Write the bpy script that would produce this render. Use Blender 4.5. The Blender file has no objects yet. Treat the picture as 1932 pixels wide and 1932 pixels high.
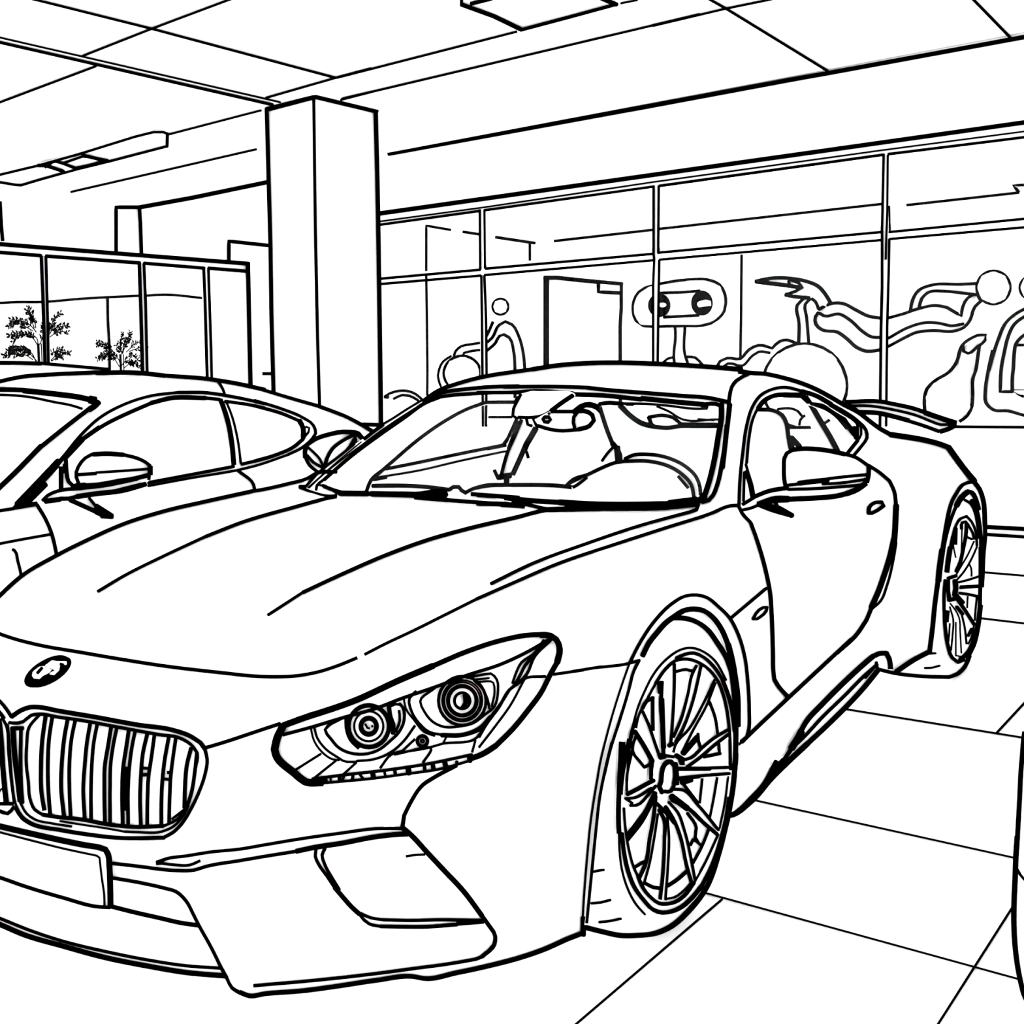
import bpy, math, re
import numpy as np
from mathutils import Vector, Matrix
from mathutils.geometry import delaunay_2d_cdt

sc = bpy.context.scene
COL = sc.collection
# ------------------------------------------------------------------ camera, world, exposure
F_PX = 2207.6
PP = (483.0, 900.0)
CAM = np.array([0.0, 0.0, 1.29])
R = np.array([[0.68627327, -0.72683779, -0.02712601],
              [-0.07848047, -0.03692056, -0.99623174],
              [0.72309737, 0.68581608, -0.08238017]])   # rows: right, down, forward
cd = bpy.data.cameras.new('camera')
cam = bpy.data.objects.new('camera', cd)
COL.objects.link(cam)
m = Matrix.Identity(4)
for i in range(3):
    m[i][0] = R[0][i]; m[i][1] = -R[1][i]; m[i][2] = -R[2][i]; m[i][3] = CAM[i]
cam.matrix_world = m
cd.sensor_fit = 'HORIZONTAL'; cd.sensor_width = 36.0
cd.lens = F_PX / 1932.0 * 36.0
cd.shift_x = (966.0 - PP[0]) / 1932.0
cd.shift_y = (PP[1] - 966.0) / 1932.0
cd.clip_start = 0.05; cd.clip_end = 200
sc.camera = cam
w = bpy.data.worlds.new('daylight'); sc.world = w; w.use_nodes = True
w.node_tree.nodes['Background'].inputs[0].default_value = (1, 1, 1, 1)
w.node_tree.nodes['Background'].inputs[1].default_value = 1.0
sc.view_settings.view_transform = 'Standard'
sc.view_settings.look = 'None'
sc.view_settings.gamma = 1.0
sc.view_settings.use_curve_mapping = False
sc.view_settings.exposure = 1.6
cy = sc.cycles
cy.max_bounces = 12; cy.diffuse_bounces = 9; cy.transparent_max_bounces = 24
cy.caustics_reflective = False; cy.caustics_refractive = False

def area(loc, target, size, power):
    ld = bpy.data.lights.new('fill_lamp', 'AREA'); ld.shape = 'SQUARE'; ld.size = size; ld.energy = power  # added fill light, belongs to none of the ceiling fixtures
    o = bpy.data.objects.new('fill_lamp', ld); COL.objects.link(o); o.location = loc
    d = Vector(target) - Vector(loc)
    o.rotation_euler = d.to_track_quat('-Z', 'Y').to_euler()
    return o

# ------------------------------------------------------------------ materials
def mat_diffuse(name, c, var=0.0):
    mt = bpy.data.materials.new(name); mt.use_nodes = True
    nt = mt.node_tree; nt.nodes.clear()
    out = nt.nodes.new('ShaderNodeOutputMaterial'); d = nt.nodes.new('ShaderNodeBsdfDiffuse')
    if var:
        tc = nt.nodes.new('ShaderNodeTexCoord'); nz = nt.nodes.new('ShaderNodeTexNoise'); nz.inputs['Scale'].default_value = 6
        rp = nt.nodes.new('ShaderNodeMapRange'); rp.inputs[3].default_value = c - var; rp.inputs[4].default_value = c
        nt.links.new(tc.outputs['Object'], nz.inputs['Vector']); nt.links.new(nz.outputs[0], rp.inputs[0])
        nt.links.new(rp.outputs[0], d.inputs[0])
    else:
        d.inputs[0].default_value = (c, c, c, 1)
    nt.links.new(d.outputs[0], out.inputs[0])
    return mt
WHITE = mat_diffuse('white_paint', 0.97, 0.01)
WALLM = mat_diffuse('white_plaster', 0.97, 0.01)
FLOORM = mat_diffuse('white_tile', 0.97, 0.01)
INK = mat_diffuse('black_line', 0.0)
GLASS = bpy.data.materials.new('clear_glass'); GLASS.use_nodes = True
nt = GLASS.node_tree; nt.nodes.clear()
_o = nt.nodes.new('ShaderNodeOutputMaterial'); _t = nt.nodes.new('ShaderNodeBsdfTransparent')
_g = nt.nodes.new('ShaderNodeBsdfGlossy'); _m = nt.nodes.new('ShaderNodeMixShader')
_t.inputs[0].default_value = (0.995, 0.995, 0.995, 1); _g.inputs['Roughness'].default_value = 0.02
_m.inputs[0].default_value = 0.003
nt.links.new(_t.outputs[0], _m.inputs[1]); nt.links.new(_g.outputs[0], _m.inputs[2]); nt.links.new(_m.outputs[0], _o.inputs[0])

# ------------------------------------------------------------------ picture geometry
def ray(x, y):
    return R.T @ np.array([(x - PP[0]) / F_PX, (y - PP[1]) / F_PX, 1.0])
G0 = np.array([2.501, 1.119, 0.0]); YAW = math.radians(1.35)
U = np.array([math.cos(YAW), math.sin(YAW), 0.0])       # rearward along the cars
V = np.array([math.sin(YAW), -math.cos(YAW), 0.0])      # towards the cars' left side
Z = np.array([0.0, 0.0, 1.0])
def car(u, v, z): return G0 + u * U + v * V + z * Z
def dep_plane(x, y, n, c):
    return (c - CAM @ n) / (ray(x, y) @ n)
class Plane:
    def __init__(s, n, c): s.n = np.array(n, float); s.c = c
    def depth(s, x, y): return dep_plane(x, y, s.n, s.c)
    flat = True
def PX(X): return Plane((1, 0, 0), X)
def PY(Y): return Plane((0, 1, 0), Y)
def PZ(zz): return Plane((0, 0, 1), zz)
def PV(v): return Plane(V, G0 @ V + v)
def PU(u): return Plane(U, G0 @ U + u)
class TPS:
    """a smooth surface through surveyed points: 'x,y axis value' with axis u, v or z of the car"""
    flat = False
    def __init__(s, text):
        pts = []; inv = []
        for t in text.split():
            a, b = t.split('='); x, y = [float(q) for q in a[:-1].split(',')]; ax = a[-1]; val = float(b)
            n, c = {'v': (V, G0 @ V + val), 'u': (U, G0 @ U + val), 'z': (Z, val)}[ax]
            pts.append((x / 1000, y / 1000)); inv.append(1.0 / dep_plane(x, y, n, c))
        s.p = np.array(pts); n = len(pts)
        d = np.linalg.norm(s.p[:, None] - s.p[None], axis=2)
        K = np.where(d > 0, d * d * np.log(d + 1e-12), 0) + np.eye(n) * 2e-4
        P = np.hstack([np.ones((n, 1)), s.p])
        A = np.block([[K, P], [P.T, np.zeros((3, 3))]])
        s.w = np.linalg.solve(A, np.concatenate([inv, np.zeros(3)]))
    def depth(s, x, y):
        d = np.hypot(s.p[:, 0] - x / 1000, s.p[:, 1] - y / 1000)
        k = np.where(d > 0, d * d * np.log(d + 1e-12), 0)
        return 1.0 / (k @ s.w[:-3] + s.w[-3] + s.w[-2] * x / 1000 + s.w[-1] * y / 1000)
def lift(sh, x, y, off=0.0):
    return CAM + ray(x, y) * (sh.depth(x, y) - off)

FR = {'X': (0, 0, 1), 'A': (0, 0, 2.76), 'B': (620, 0, 2.76), 'C': (1232, 0, 2.76), 'D': (0, 350, 3.864), 'E': (0, 660, 3.864),
      'F': (480, 660, 3.864), 'G': (900, 660, 3.864), 'H': (1360, 660, 3.3776), 'I': (0, 1160, 4.6), 'J': (480, 1160, 3.1161),
      'K': (0, 1480, 4.2743), 'L': (1080, 1080, 4.83), 'M': (1080, 1400, 4.83), 'N': (1400, 1100, 3.6316), 'O': (1740, 880, 4.6),
      'Q': (1300, 1480, 3.057), 'R': (500, 1480, 4.2743), 'S': (800, 1532, 4.83)}
def pts_of(s):
    """'@E 10,20 30,40' survey strings -> list of runs (a '/' starts a new run with a sharp corner)"""
    runs = [[]]; f = FR['X']
    for t in s.split():
        if t[0] == '@': f = FR[t[1]]; continue
        if t == '/':
            runs.append([runs[-1][-1]]); continue
        x, y = t.split(',')
        runs[-1].append((f[0] + float(x) / f[2], f[1] + float(y) / f[2]))
    return runs
def smooth(s, closed=False, step=9.0, straight=False):
    out = []
    for run in pts_of(s):
        p = [np.array(q) for q in run]
        if len(p) < 2: continue
        for i in range(len(p) - 1):
            a = p[max(i - 1, 0)]; b = p[i]; c = p[i + 1]; d = p[min(i + 2, len(p) - 1)]
            L = np.hypot(*(c - b)); n = max(1, int(L / step))
            if straight or L < 1e-6: tb = tc = c - b
            else:
                l0 = max(np.hypot(*(b - a)), 1e-6); l2 = max(np.hypot(*(d - c)), 1e-6)
                tb = (c - b) if i == 0 else ((c - b) / L * l0 + (b - a) / l0 * L) / (L + l0) * L
                tc = (c - b) if i == len(p) - 2 else ((d - c) / l2 * L + (c - b) / L * l2) / (L + l2) * L
            for k in range(n):
                t = k / n; t2 = t * t; t3 = t2 * t
                out.append(b * (2 * t3 - 3 * t2 + 1) + tb * (t3 - 2 * t2 + t) + c * (3 * t2 - 2 * t3) + tc * (t3 - t2))
    out.append(p[-1])
    res = [out[0]]
    for q in out[1:]:
        if np.hypot(*(q - res[-1])) > 0.3: res.append(q)
    if closed and np.hypot(*(res[0] - res[-1])) < 0.5: res.pop()
    return res

# ------------------------------------------------------------------ mesh builder
class MB:
    def __init__(s): s.v = []; s.f = []; s.m = []
    def build(s, name, parent=None, mats=None):
        me = bpy.data.meshes.new(name)
        o = bpy.data.objects.new(name, me); COL.objects.link(o)
        base = np.zeros(3)
        if parent is not None:
            o.parent = parent; q = parent
            while q is not None: base = base + np.array(q.location); q = q.parent
        elif s.v:
            a = np.array(s.v); base = np.array([a[:, 0].mean(), a[:, 1].mean(), a[:, 2].min()]); o.location = base
        me.from_pydata([tuple(np.array(q) - base) for q in s.v], [], s.f)
        for mt in (mats or [WHITE, INK, GLASS]): me.materials.append(mt)
        for p, i in zip(me.polygons, s.m): p.material_index = i
        me.update()
        return o
    def face(s, idx, m=0): s.f.append(tuple(idx)); s.m.append(m)
    def box(s, a, b, m=0):
        k = len(s.v)
        for i in range(8): s.v.append((b[0] if i & 1 else a[0], b[1] if i & 2 else a[1], b[2] if i & 4 else a[2]))
        for q in ((0, 2, 3, 1), (4, 5, 7, 6), (0, 1, 5, 4), (2, 6, 7, 3), (0, 4, 6, 2), (1, 3, 7, 5)): s.face([k + j for j in q], m)
    def tube(s, P, rad, m=1, n=8):
        P = [np.array(q, float) for q in P]
        if len(P) < 2: return
        k = len(s.v); N = len(P)
        T = [P[min(i + 1, N - 1)] - P[max(i - 1, 0)] for i in range(N)]
        T = [t / (np.linalg.norm(t) + 1e-12) for t in T]
        a = np.cross(T[0], [0, 0, 1.0])
        if np.linalg.norm(a) < 0.1: a = np.cross(T[0], [1.0, 0, 0])
        for i in range(N):
            a = a - T[i] * (a @ T[i]); a /= np.linalg.norm(a) + 1e-12; b = np.cross(T[i], a)
            r = rad[i] if hasattr(rad, '__len__') else rad
            for j in range(n):
                t = 2 * math.pi * j / n
                s.v.append(tuple(P[i] + r * (math.cos(t) * a + math.sin(t) * b)))
        for i in range(N - 1):
            for j in range(n):
                s.face((k + i * n + j, k + i * n + (j + 1) % n, k + (i + 1) * n + (j + 1) % n, k + (i + 1) * n + j), m)
        s.face([k + j for j in range(n)][::-1], m); s.face([k + (N - 1) * n + j for j in range(n)], m)
    def line(s, sh, pts, wpx, off=0.0, bul=None):
        """a black seam of real width lying on the surface sh"""
        P = []; rr = []
        for x, y in pts:
            d = sh.depth(x, y); o = off + (bul(x, y) if bul else 0.0)
            rd = LW * (wpx + LA) / 2 * (d - o) / F_PX
            g = math.hypot(sh.depth(x + 1, y) - sh.depth(x - 1, y), sh.depth(x, y + 1) - sh.depth(x, y - 1)) / 2 * F_PX / d
            P.append(CAM + ray(x, y) * (d - o - (0.6 + min(g, 7.0)) * rd - 0.0015)); rr.append(rd)
        s.tube(P, rr)
LW = 1.0; LA = 1.4

def inside(x, y, poly):
    c = False; n = len(poly); j = n - 1
    for i in range(n):
        xi, yi = poly[i]; xj, yj = poly[j]
        if (yi > y) != (yj > y) and x < (xj - xi) * (y - yi) / (yj - yi) + xi: c = not c
        j = i
    return c
def add_panel(mb, sh, outline, thick=0.012, back=None, holes=(), off=0.0, grid=34, mi=0, bulge=0.0, closed_smooth=True):
    poly = outline if not isinstance(outline, str) else smooth(outline, True)
    hs = [h if not isinstance(h, str) else smooth(h, True) for h in holes]
    vs = []; es = []
    for lp in [poly] + hs:
        k = len(vs); n = len(lp)
        vs += [Vector((float(q[0]), float(q[1]))) for q in lp]; es += [(k + i, k + (i + 1) % n) for i in range(n)]
    arr = np.array([[v.x, v.y] for v in vs])
    if not sh.flat or bulge:
        x0, y0 = arr.min(0); x1, y1 = arr.max(0)
        g = grid if not bulge else max(3.0, min(x1 - x0, y1 - y0) / 9)
        g = max(g, math.sqrt((x1 - x0) * (y1 - y0) / 1500))
        for a in np.arange(x0 + g / 2, x1, g):
            for b in np.arange(y0 + g / 2, y1, g):
                if np.min(np.hypot(arr[:, 0] - a, arr[:, 1] - b)) < g * 0.45: continue
                if inside(a, b, poly) and not any(inside(a, b, h) for h in hs): vs.append(Vector((a, b)))
    V2, E2, F2, ov, oe, of = delaunay_2d_cdt(vs, es, [], 1, 1e-4)
    tris = []
    for f in F2:
        cx = sum(V2[i].x for i in f) / len(f); cyy = sum(V2[i].y for i in f) / len(f)
        if inside(cx, cyy, poly) and not any(inside(cx, cyy, h) for h in hs): tris.append(list(f))
    bf = None
    if bulge:
        seg = arr
        def bf(x, y):
            d = np.min(np.hypot(seg[:, 0] - x, seg[:, 1] - y)); dm = bf.dm
            t = min(1.0, d / dm); return bulge * math.sqrt(max(0.0, 1 - (1 - t) ** 2))
        x0, y0 = arr.min(0); x1, y1 = arr.max(0); bf.dm = max(4.0, min(x1 - x0, y1 - y0) / 4)
    front = []; backv = []
    bk = None
    for v in V2:
        o = off + (bf(v.x, v.y) if bf else 0)
        front.append(lift(sh, v.x, v.y, o))
    if back is None:
        mr = np.mean([lift(sh, v.x, v.y) - CAM for v in V2[:40]], axis=0); back = mr / np.linalg.norm(mr)
    back = np.array(back, float)
    for i, v in enumerate(V2):
        if bf: backv.append(lift(sh, v.x, v.y, off - bf(v.x, v.y)) + back * 0.004)
        else: backv.append(front[i] + back * thick)
    k = len(mb.v); n = len(V2)
    mb.v += [tuple(q) for q in front] + [tuple(q) for q in backv]
    cnt = {}
    for f in tris:
        a, b, c = f[0], f[1], f[2]
        nrm = np.cross(front[b] - front[a], front[c] - front[a])
        if nrm @ (front[a] - CAM) > 0: f = f[::-1]
        mb.face([k + i for i in f], mi); mb.face([k + n + i for i in f[::-1]], mi)
        for i in range(len(f)):
            cnt[(f[i], f[(i + 1) % len(f)])] = 1
    for (a, b) in cnt:
        if (b, a) not in cnt: mb.face((k + b, k + a, k + n + a, k + n + b), mi)
    return bf
def part(name, parent, sh, outline=None, lines='', thick=0.012, back=None, holes=(), off=0.0, mi=0, ow=0, bulge=0.0, label=None, grid=34, build=True, mb=None, dw=0.0, straight=False):
    """one part: a surface cut to its outline plus the black seams on it. lines = 'width: coords ; width: coords'"""
    own = mb is None
    mb = mb or MB(); bf = None
    if outline:
        ol = smooth(outline, True, straight=straight) if isinstance(outline, str) else outline
        bf = add_panel(mb, sh, ol, thick, back, holes, off, grid, mi, bulge)
        if ow: mb.line(sh, ol + [ol[0]], ow, off)
    for ln in lines.split(';'):
        ln = ln.strip()
        if not ln: continue
        wd, s = ln.split(':', 1)
        mb.line(sh, smooth(s, step=7.0, straight=straight), max(0.3, float(wd) + dw), off + 0.0005, bf)
    if own:
        o = mb.build(name, parent)
        if label: o['label'] = label
        return o
def thing(name, loc, label, cat, group=None):
    o = bpy.data.objects.new(name, None); COL.objects.link(o); o.location = tuple(loc)
    o.empty_display_size = 0.2
    tag(o, label, cat, group); return o
def tag(o, label, cat, group=None):
    o['label'] = label; o['category'] = cat
    if group: o['group'] = group
    return o
def struct(o): o['kind'] = 'structure'; return o
def circ(f, cx, cy_, rx, ry=None, rot=0, a0=0, a1=360, n=28):
    ry = ry or rx; out = []
    fr = FR[f]
    for i in range(n + 1):
        t = math.radians(a0 + (a1 - a0) * i / n); c, s_ = rx * math.cos(t), ry * math.sin(t); r = math.radians(rot)
        out.append(np.array([fr[0] + (cx + c * math.cos(r) - s_ * math.sin(r)) / fr[2], fr[1] + (cy_ + c * math.sin(r) + s_ * math.cos(r)) / fr[2]]))
    return out
# ------------------------------------------------------------------ fill lamps added to brighten the showroom and the hall behind the glass
XW = 9.941; YP = 8.5; ZC = 3.584
area((4.5, 3.0, 3.5), (4.5, 3.0, 0), 3.0, 25)
area((12.0, 5.5, 4.1), (12.0, 5.5, 0), 2.5, 90)
area((7.2, 10.6, 3.5), (7.2, 10.6, 0), 1.2, 30)
area((8.2, 7.6, 3.5), (8.2, 7.6, 0), 0.6, 10)

# ------------------------------------------------------------------ floor and ceiling
mb = MB(); mb.box((-3, -7, -0.12), (15, 14, 0), 0)
part('', None, PZ(0), None, '''3: 1425,1510 1912,1618 2100,1660; 3: 1325,1683 1932,1850 2050,1882; 3: 1590,1337 1932,1392 2100,1419;
 3: 1848,1166 1932,1176 2100,1196; 3: 1848,1079 1932,1086 2100,1100; 3: 1030,1981 1087,1932 1362,1697; 3: 1700,2042 1770,1932 1910,1712 1932,1678; 3: 1880,1383 1932,1327 2000,1254''', mb=mb, straight=True)
struct(mb.build('floor', None, [FLOORM, INK]))
mb = MB(); mb.box((-3, -7, ZC), (XW, 14, ZC + 0.12), 0)
part('', None, PZ(ZC), None, '''2.5: @A -60,182 0,196 1460,533; 5: @A -60,207 0,221 1420,546; 4: @A 100,-22 190,0 790,150 1745,405; 3.5: @A 1250,-20 1190,0 790,150 430,292; 3.5: @A 500,345 0,533 -60,555;
 3.5: @A 1385,510 1750,405 1932,357 @B 45,405 980,165; 3.5: @A 1775,520 1932,480 @B 70,515 1932,75 @C 0,135 380,45 600,0 700,-23; 3.5: @C 270,-18 300,0 380,45 910,370; 3.5: @C 1640,-32 1670,0 1860,195; 3: @B 1520,18 1610,0;
 3: @A 880,700 1360,575; 3: @A 370,1000 1335,778''', mb=mb, straight=True)
struct(mb.build('ceiling', None, [WALLM, INK]))
mb = MB(); mb.box((XW + 0.1, -4, 4.3), (15, 14, 4.4), 0); struct(mb.build('ceiling', None, [WALLM, INK]))

# ------------------------------------------------------------------ right window wall
def yof(x, y=600): return lift(PX(XW), x, y)[1]
def zof(x, y): return lift(PX(XW), x, y)[2]
mb = MB(); mb.box((XW, -4, 0), (XW + 0.1, 9.6, 0.79), 0)
part('', None, PX(XW), None, '4: 922,787 966,787; 4: 1489,806 1552,806; 4.5: 1790,805 1932,806 2100,808', mb=mb, straight=True)
struct(mb.build('wall_right', None, [WALLM, INK]))
mb = MB(); mb.box((XW - 0.02, -4, 0), (XW, 6.2, 0.062), 0)
part('', None, PX(XW - 0.02), None, '7: 1858,994 1932,998 2100,1008; 7: 1858,1009 1932,1014 2100,1026', mb=mb, straight=True)
struct(mb.build('baseboard_right', None, [WALLM, INK]))
mb = MB(); mb.box((XW, -4, 2.985), (XW + 0.1, 9.0, ZC + 0.02), 0)
part('', None, PX(XW), None, '''7.5: 733,290 1232,199 1500,149 1562,138 1932,70 2050,48; 7.5: 690,406 714,403 1932,231 2050,214''', mb=mb, straight=True)
struct(mb.build('wall_upper', None, [WALLM, INK]))
mb = MB(); mb.box((XW - 0.01, -4, 2.885), (XW + 0.09, 9.0, 2.985), 0)
part('', None, PX(XW - 0.01), None, '''2: 690,421.5 714,418 910,391.5 1232,343.5 1663,283.5 1932,248 2050,231; 4: 690,428 714,424.5 906,398; 4: 913,397 1234,352; 4.5: 1243,351 1667,292; 4.5: 1675,291 1932,259 2050,243''', mb=mb, straight=True)
struct(mb.build('trim_header', None, [WALLM, INK]))
mb = MB(); mb.box((XW - 0.01, -4, 2.30), (XW + 0.02, 9.0, 2.345), 0)
part('', None, PX(XW - 0.01), None, '''4: 690,529 716,526 906,509; 4: 916,507 1233,479; 4: 1241,477 1662,438; 4: 1677,438 1932,413 2050,401;
 4: 690,539 717,536 907,520; 4: 914,519 1233,491; 4: 1244,490 1662,453; 4: 1678,451 1932,429 2050,419''', mb=mb, straight=True)
struct(mb.build('trim_transom', None, [WALLM, INK]))
for (a, b, ln) in (((907, 914), 1, '3.5: 905,395 906,509; 3.5: 914,397 915,507; 3.5: 908,519 909,600 911,805; 4: 914,519 917,600 918,700 917,805'),
                   ((1234, 1243), 2, '4: 1233,350 1233,480 1234,490; 4: 1243,350 1242,477; 3.5: 1234,490 1232,540 1232,685 1231,805; 4: 1244,490 1242,600 1241,685 1240,805'),
                   ((1664, 1674), 3, '3.5: 1667,290 1664,435; 4: 1664,435 1664,543 1662,620 1660,805; 2.5: 1675,292 1674,400 1672,450 1671,490; 2: 1678,388 1679,436; 3.5: 1678,450 1677,507 1674,616 1673,700 1672,805'),
                   ((2120, 2132), 4, '4: 2120,200 2115,805; 4: 2132,200 2128,805')):
    y0, y1 = yof(a[1]), yof(a[0]); mb = MB(); mb.box((XW - 0.012, y0, 0.79), (XW + 0.008, y1, 2.9), 0)
    part('', None, PX(XW - 0.012), None, ln, mb=mb, straight=True)
    struct(mb.build('trim_%d' % b, None, [WALLM, INK]))
ys = [7.55, yof(911), yof(1238), yof(1669), yof(2126)]
for i in range(4):
    mb = MB(); mb.box((XW + 0.03, ys[i + 1] + 0.02, 0.79), (XW + 0.036, ys[i] - 0.02, 2.9), 0)
    struct(mb.build('window_%d' % (i + 1), None, [GLASS]))

# ------------------------------------------------------------------ pillar
mb = MB(); a = lift(PX(7.468), 504.5, 300); mb.box((7.468, 6.31, 0), (8.30, 6.865, ZC), 0)
part('', None, PX(7.468), None, '8: 502,207 593,183; 7: 503,205 507,350 510,460 512,600 516,745; 5: 592,185 595,440 599,640 603,772', mb=mb, straight=True)
part('', None, PY(6.31), None, '8: 593,182 711,210; 7.5: 709,210 712,330 714,440 717,640 719,803; 5: 684,801 719,803', mb=mb, straight=True)
struct(mb.build('pillar', None, [WALLM, INK]))

# ------------------------------------------------------------------ glazed partition on the left
def xof(x, y): return lift(PY(YP), x, y)[0]
mb = MB(); mb.box((5.0, YP, 2.425), (8.95, YP + 0.04, 2.505), 0)
part('', None, PY(YP), None, '''7: @D -300,402 0,427 600,475 1200,522 1815,570; 6: @D -300,462 0,488 300,512; 6: @D 335,515 1020,565; 5.5: @D 1050,567 1490,603; 5.5: @D 1520,603 1800,625''', mb=mb, straight=True)
struct(mb.build('trim_partition', None, [WALLM, INK]))
for k, (xa, xb, ln) in enumerate(((79, 89, '5.5: @D 300,512 312,800 322,1100 330,1400; 4.5: @D 335,515 343,800 348,1000 355,1400'), (265, 275, '6: @D 1015,565 1025,850 1037,1290 1040,1400; 4.5: @D 1050,570 1062,850 1070,1200 1076,1450'),
                     (386, 396, '5: @D 1485,605 1495,850 1503,1150 1512,1450; 4: @D 1520,605 1530,900 1540,1200 1545,1450'))):
    mb = MB(); mb.box((xof(xa, 520), YP, 0), (xof(xb, 520), YP + 0.012, 2.43), 0)
    part('', None, PY(YP), None, ln, mb=mb, straight=True)
    struct(mb.build('trim_%d' % (k + 5), None, [WALLM, INK]))
mb = MB(); mb.box((xof(394, 520), YP, 0), (8.95, YP + 0.03, 2.44), 0)
part('', None, PY(YP), None, '7.5: @D 1808,568 1815,900 1822,1200 1828,1500', mb=mb, straight=True)
struct(mb.build('wall_partition', None, [WALLM, INK]))
for i, (a, b) in enumerate(((5.0, xof(84, 520)), (xof(84, 520), xof(270, 520)), (xof(270, 520), xof(391, 520)))):
    mb = MB(); mb.box((a + 0.03, YP + 0.04, 0), (b - 0.03, YP + 0.046, 2.42), 0)
    struct(mb.build('window_%d' % (i + 5), None, [GLASS]))
mb = MB(); mb.box((5.0, 9.62, 0), (10.3, 9.72, 2.62), 0)
part('', None, PY(9.62), None, '3.5: @D -200,858 0,856 110,850 300,849 600,825 1020,803; 3.5: @D 1068,803 1150,797 1250,797 1350,806 1470,820; 4: @D 785,822 788,1000 797,1150 800,1400', mb=mb)
struct(mb.build('wall_left', None, [WALLM, INK]))
# blocks of wall beyond the partition
mb = MB(); mb.box((9.9, 10.2, 0), (12.0, 10.3, 3.05), 0)
part('', None, PY(10.2), None, '6: 432,500 432,455 506,463', mb=mb, straight=True)
part('', None, PY(10.2), None, '5: 476,705 514,705', mb=mb, straight=True)
struct(mb.build('wall_block', None, [WALLM, INK]))
mb = MB()
part('', None, PY(11.4), '@X 219,391 265,391 268,500 268,640 219,640', '6: 219,480 219,391 262,391; 6: 263,391 265,420 267,480', mb=mb, straight=True, thick=0.4, back=(0, 1, 0))
struct(mb.build('wall_pier', None, [WALLM, INK]))
mb = MB()
part('', None, PY(11.6), '@X 264,391 503,346 560,338 560,760 264,760', '7: @A 725,1080 1000,1030 1385,950 1500,927', mb=mb, straight=True, thick=0.1, back=(0, 1, 0))
struct(mb.build('wall_end', None, [WALLM, INK]))
mb = MB()
part('', None, PY(11.7), '@X -300,381 2,381 6,455 6,700 -300,700', '6: 0,380 2,420 5,455', mb=mb, straight=True, thick=0.1, back=(0, 1, 0))
struct(mb.build('wall_side', None, [WALLM, INK]))
mb = MB(); mb.box((-3, 13.9, 0), (15, 14, 4.3), 0); struct(mb.build('wall_far', None, [WALLM]))

# ------------------------------------------------------------------ hall behind the window wall
XB = 14.0
mb = MB(); mb.box((XB, -4, 0), (XB + 0.1, 14, 4.35), 0)
part('', None, PX(XB), None, '''4: 1399,480 1398,600 1396,720; 4: @B 1175,1255 1685,1197; 4: @C 30,1192 1190,1062; 4: @C 1320,1068 1905,1003 1905,1000 1875,965 1932,963 2100,950''', mb=mb, straight=True)
struct(mb.build('wall_back', None, [WALLM, INK]))
mb = MB()
part('', None, PX(13.6), '@B 508,1175 1048,1265 1060,2300 515,2300', '3.5: @B 513,2060 514,1932 512,1700 508,1430 508,1175 635,1197; 4: @B 700,1207 785,1220; 4.5: @B 870,1235 1075,1266; 4: @B 1048,1265 1048,1375', mb=mb, straight=True, thick=0.35, back=(1, 0, 0))
struct(mb.build('wall_recess', None, [WALLM, INK]))
mb = MB()
part('', None, PX(13.5), '@B 1132,1448 1527,1480 1525,2300 1132,2300', '10: @B 1133,1440 1133,1932 1133,2200; 7: @B 1122,1446 1190,1446 1300,1458 1530,1480; 6: @B 1524,1476 1524,1600 1518,1700 1520,2200', mb=mb, straight=True, thick=0.05, back=(1, 0, 0))
d = mb.build('door_1', None, [WALLM, INK]); struct(d)
mb = MB(); part('', None, PX(13.45), '@B 1403,1472 1518,1485 1518,1532 1403,1522', '6: @B 1405,1475 1405,1520 1522,1526', mb=mb, straight=True, thick=0.05, back=(1, 0, 0))
c_ = mb.build('door_closer', d)

# ------------------------------------------------------------------ ceiling lights
t = thing('ceiling_light', (7.0, 4.0, 3.45), 'square box light with black edge hung from the ceiling above the coupe roof', 'light')
part('frame', t, PZ(3.46), '@B 690,-150 690,24 1005,155 1500,22 1430,-150', '5: @B 690,-150 692,22; 7: @B 692,24 860,85 1005,155; 6: @B 1005,155 1250,90 1500,22', thick=0.124, back=(0, 0, 1), straight=True)
part('diffuser', t, PZ(3.455), '@B 740,18 1030,-150 1350,-150 1460,10 1010,135', '7: @B 740,20 840,-5 1000,-60; 7: @B 1400,-18 1440,0 1500,24', thick=0.003, back=(0, 0, 1), straight=True)
t = thing('recessed_light', (7.5, 9.0, 3.5), 'long rounded slot light with a small square lamp in the ceiling at left', 'light')
part('housing', t, PZ(3.56), '@A -80,935 0,910 200,860 420,800 700,713 800,688 850,688 875,700 870,760 580,835 400,885 200,938 100,965 0,950 -80,940',
     '4: @A -80,935 0,910 200,862 420,800 700,713 800,688 850,688 / 872,697; 5: @A 872,697 870,762; 4: @A 870,762 580,838 400,882 200,938 110,965 80,963 0,950 -80,945', thick=0.02, back=(0, 0, 1), straight=True)
part('lamp', t, PZ(3.555), '@A 200,860 300,838 430,810 555,838 400,880 330,895',
     '6: @A 195,862 235,862 330,892; 5: @A 290,840 330,852 400,880; 4: @A 330,850 430,815 470,818; 6: @A 430,808 470,818 560,838; 6: @A 560,836 470,862 390,880; 5: @A 230,860 235,870 270,845 295,838', thick=0.003, back=(0, 0, 1), straight=True)

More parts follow.
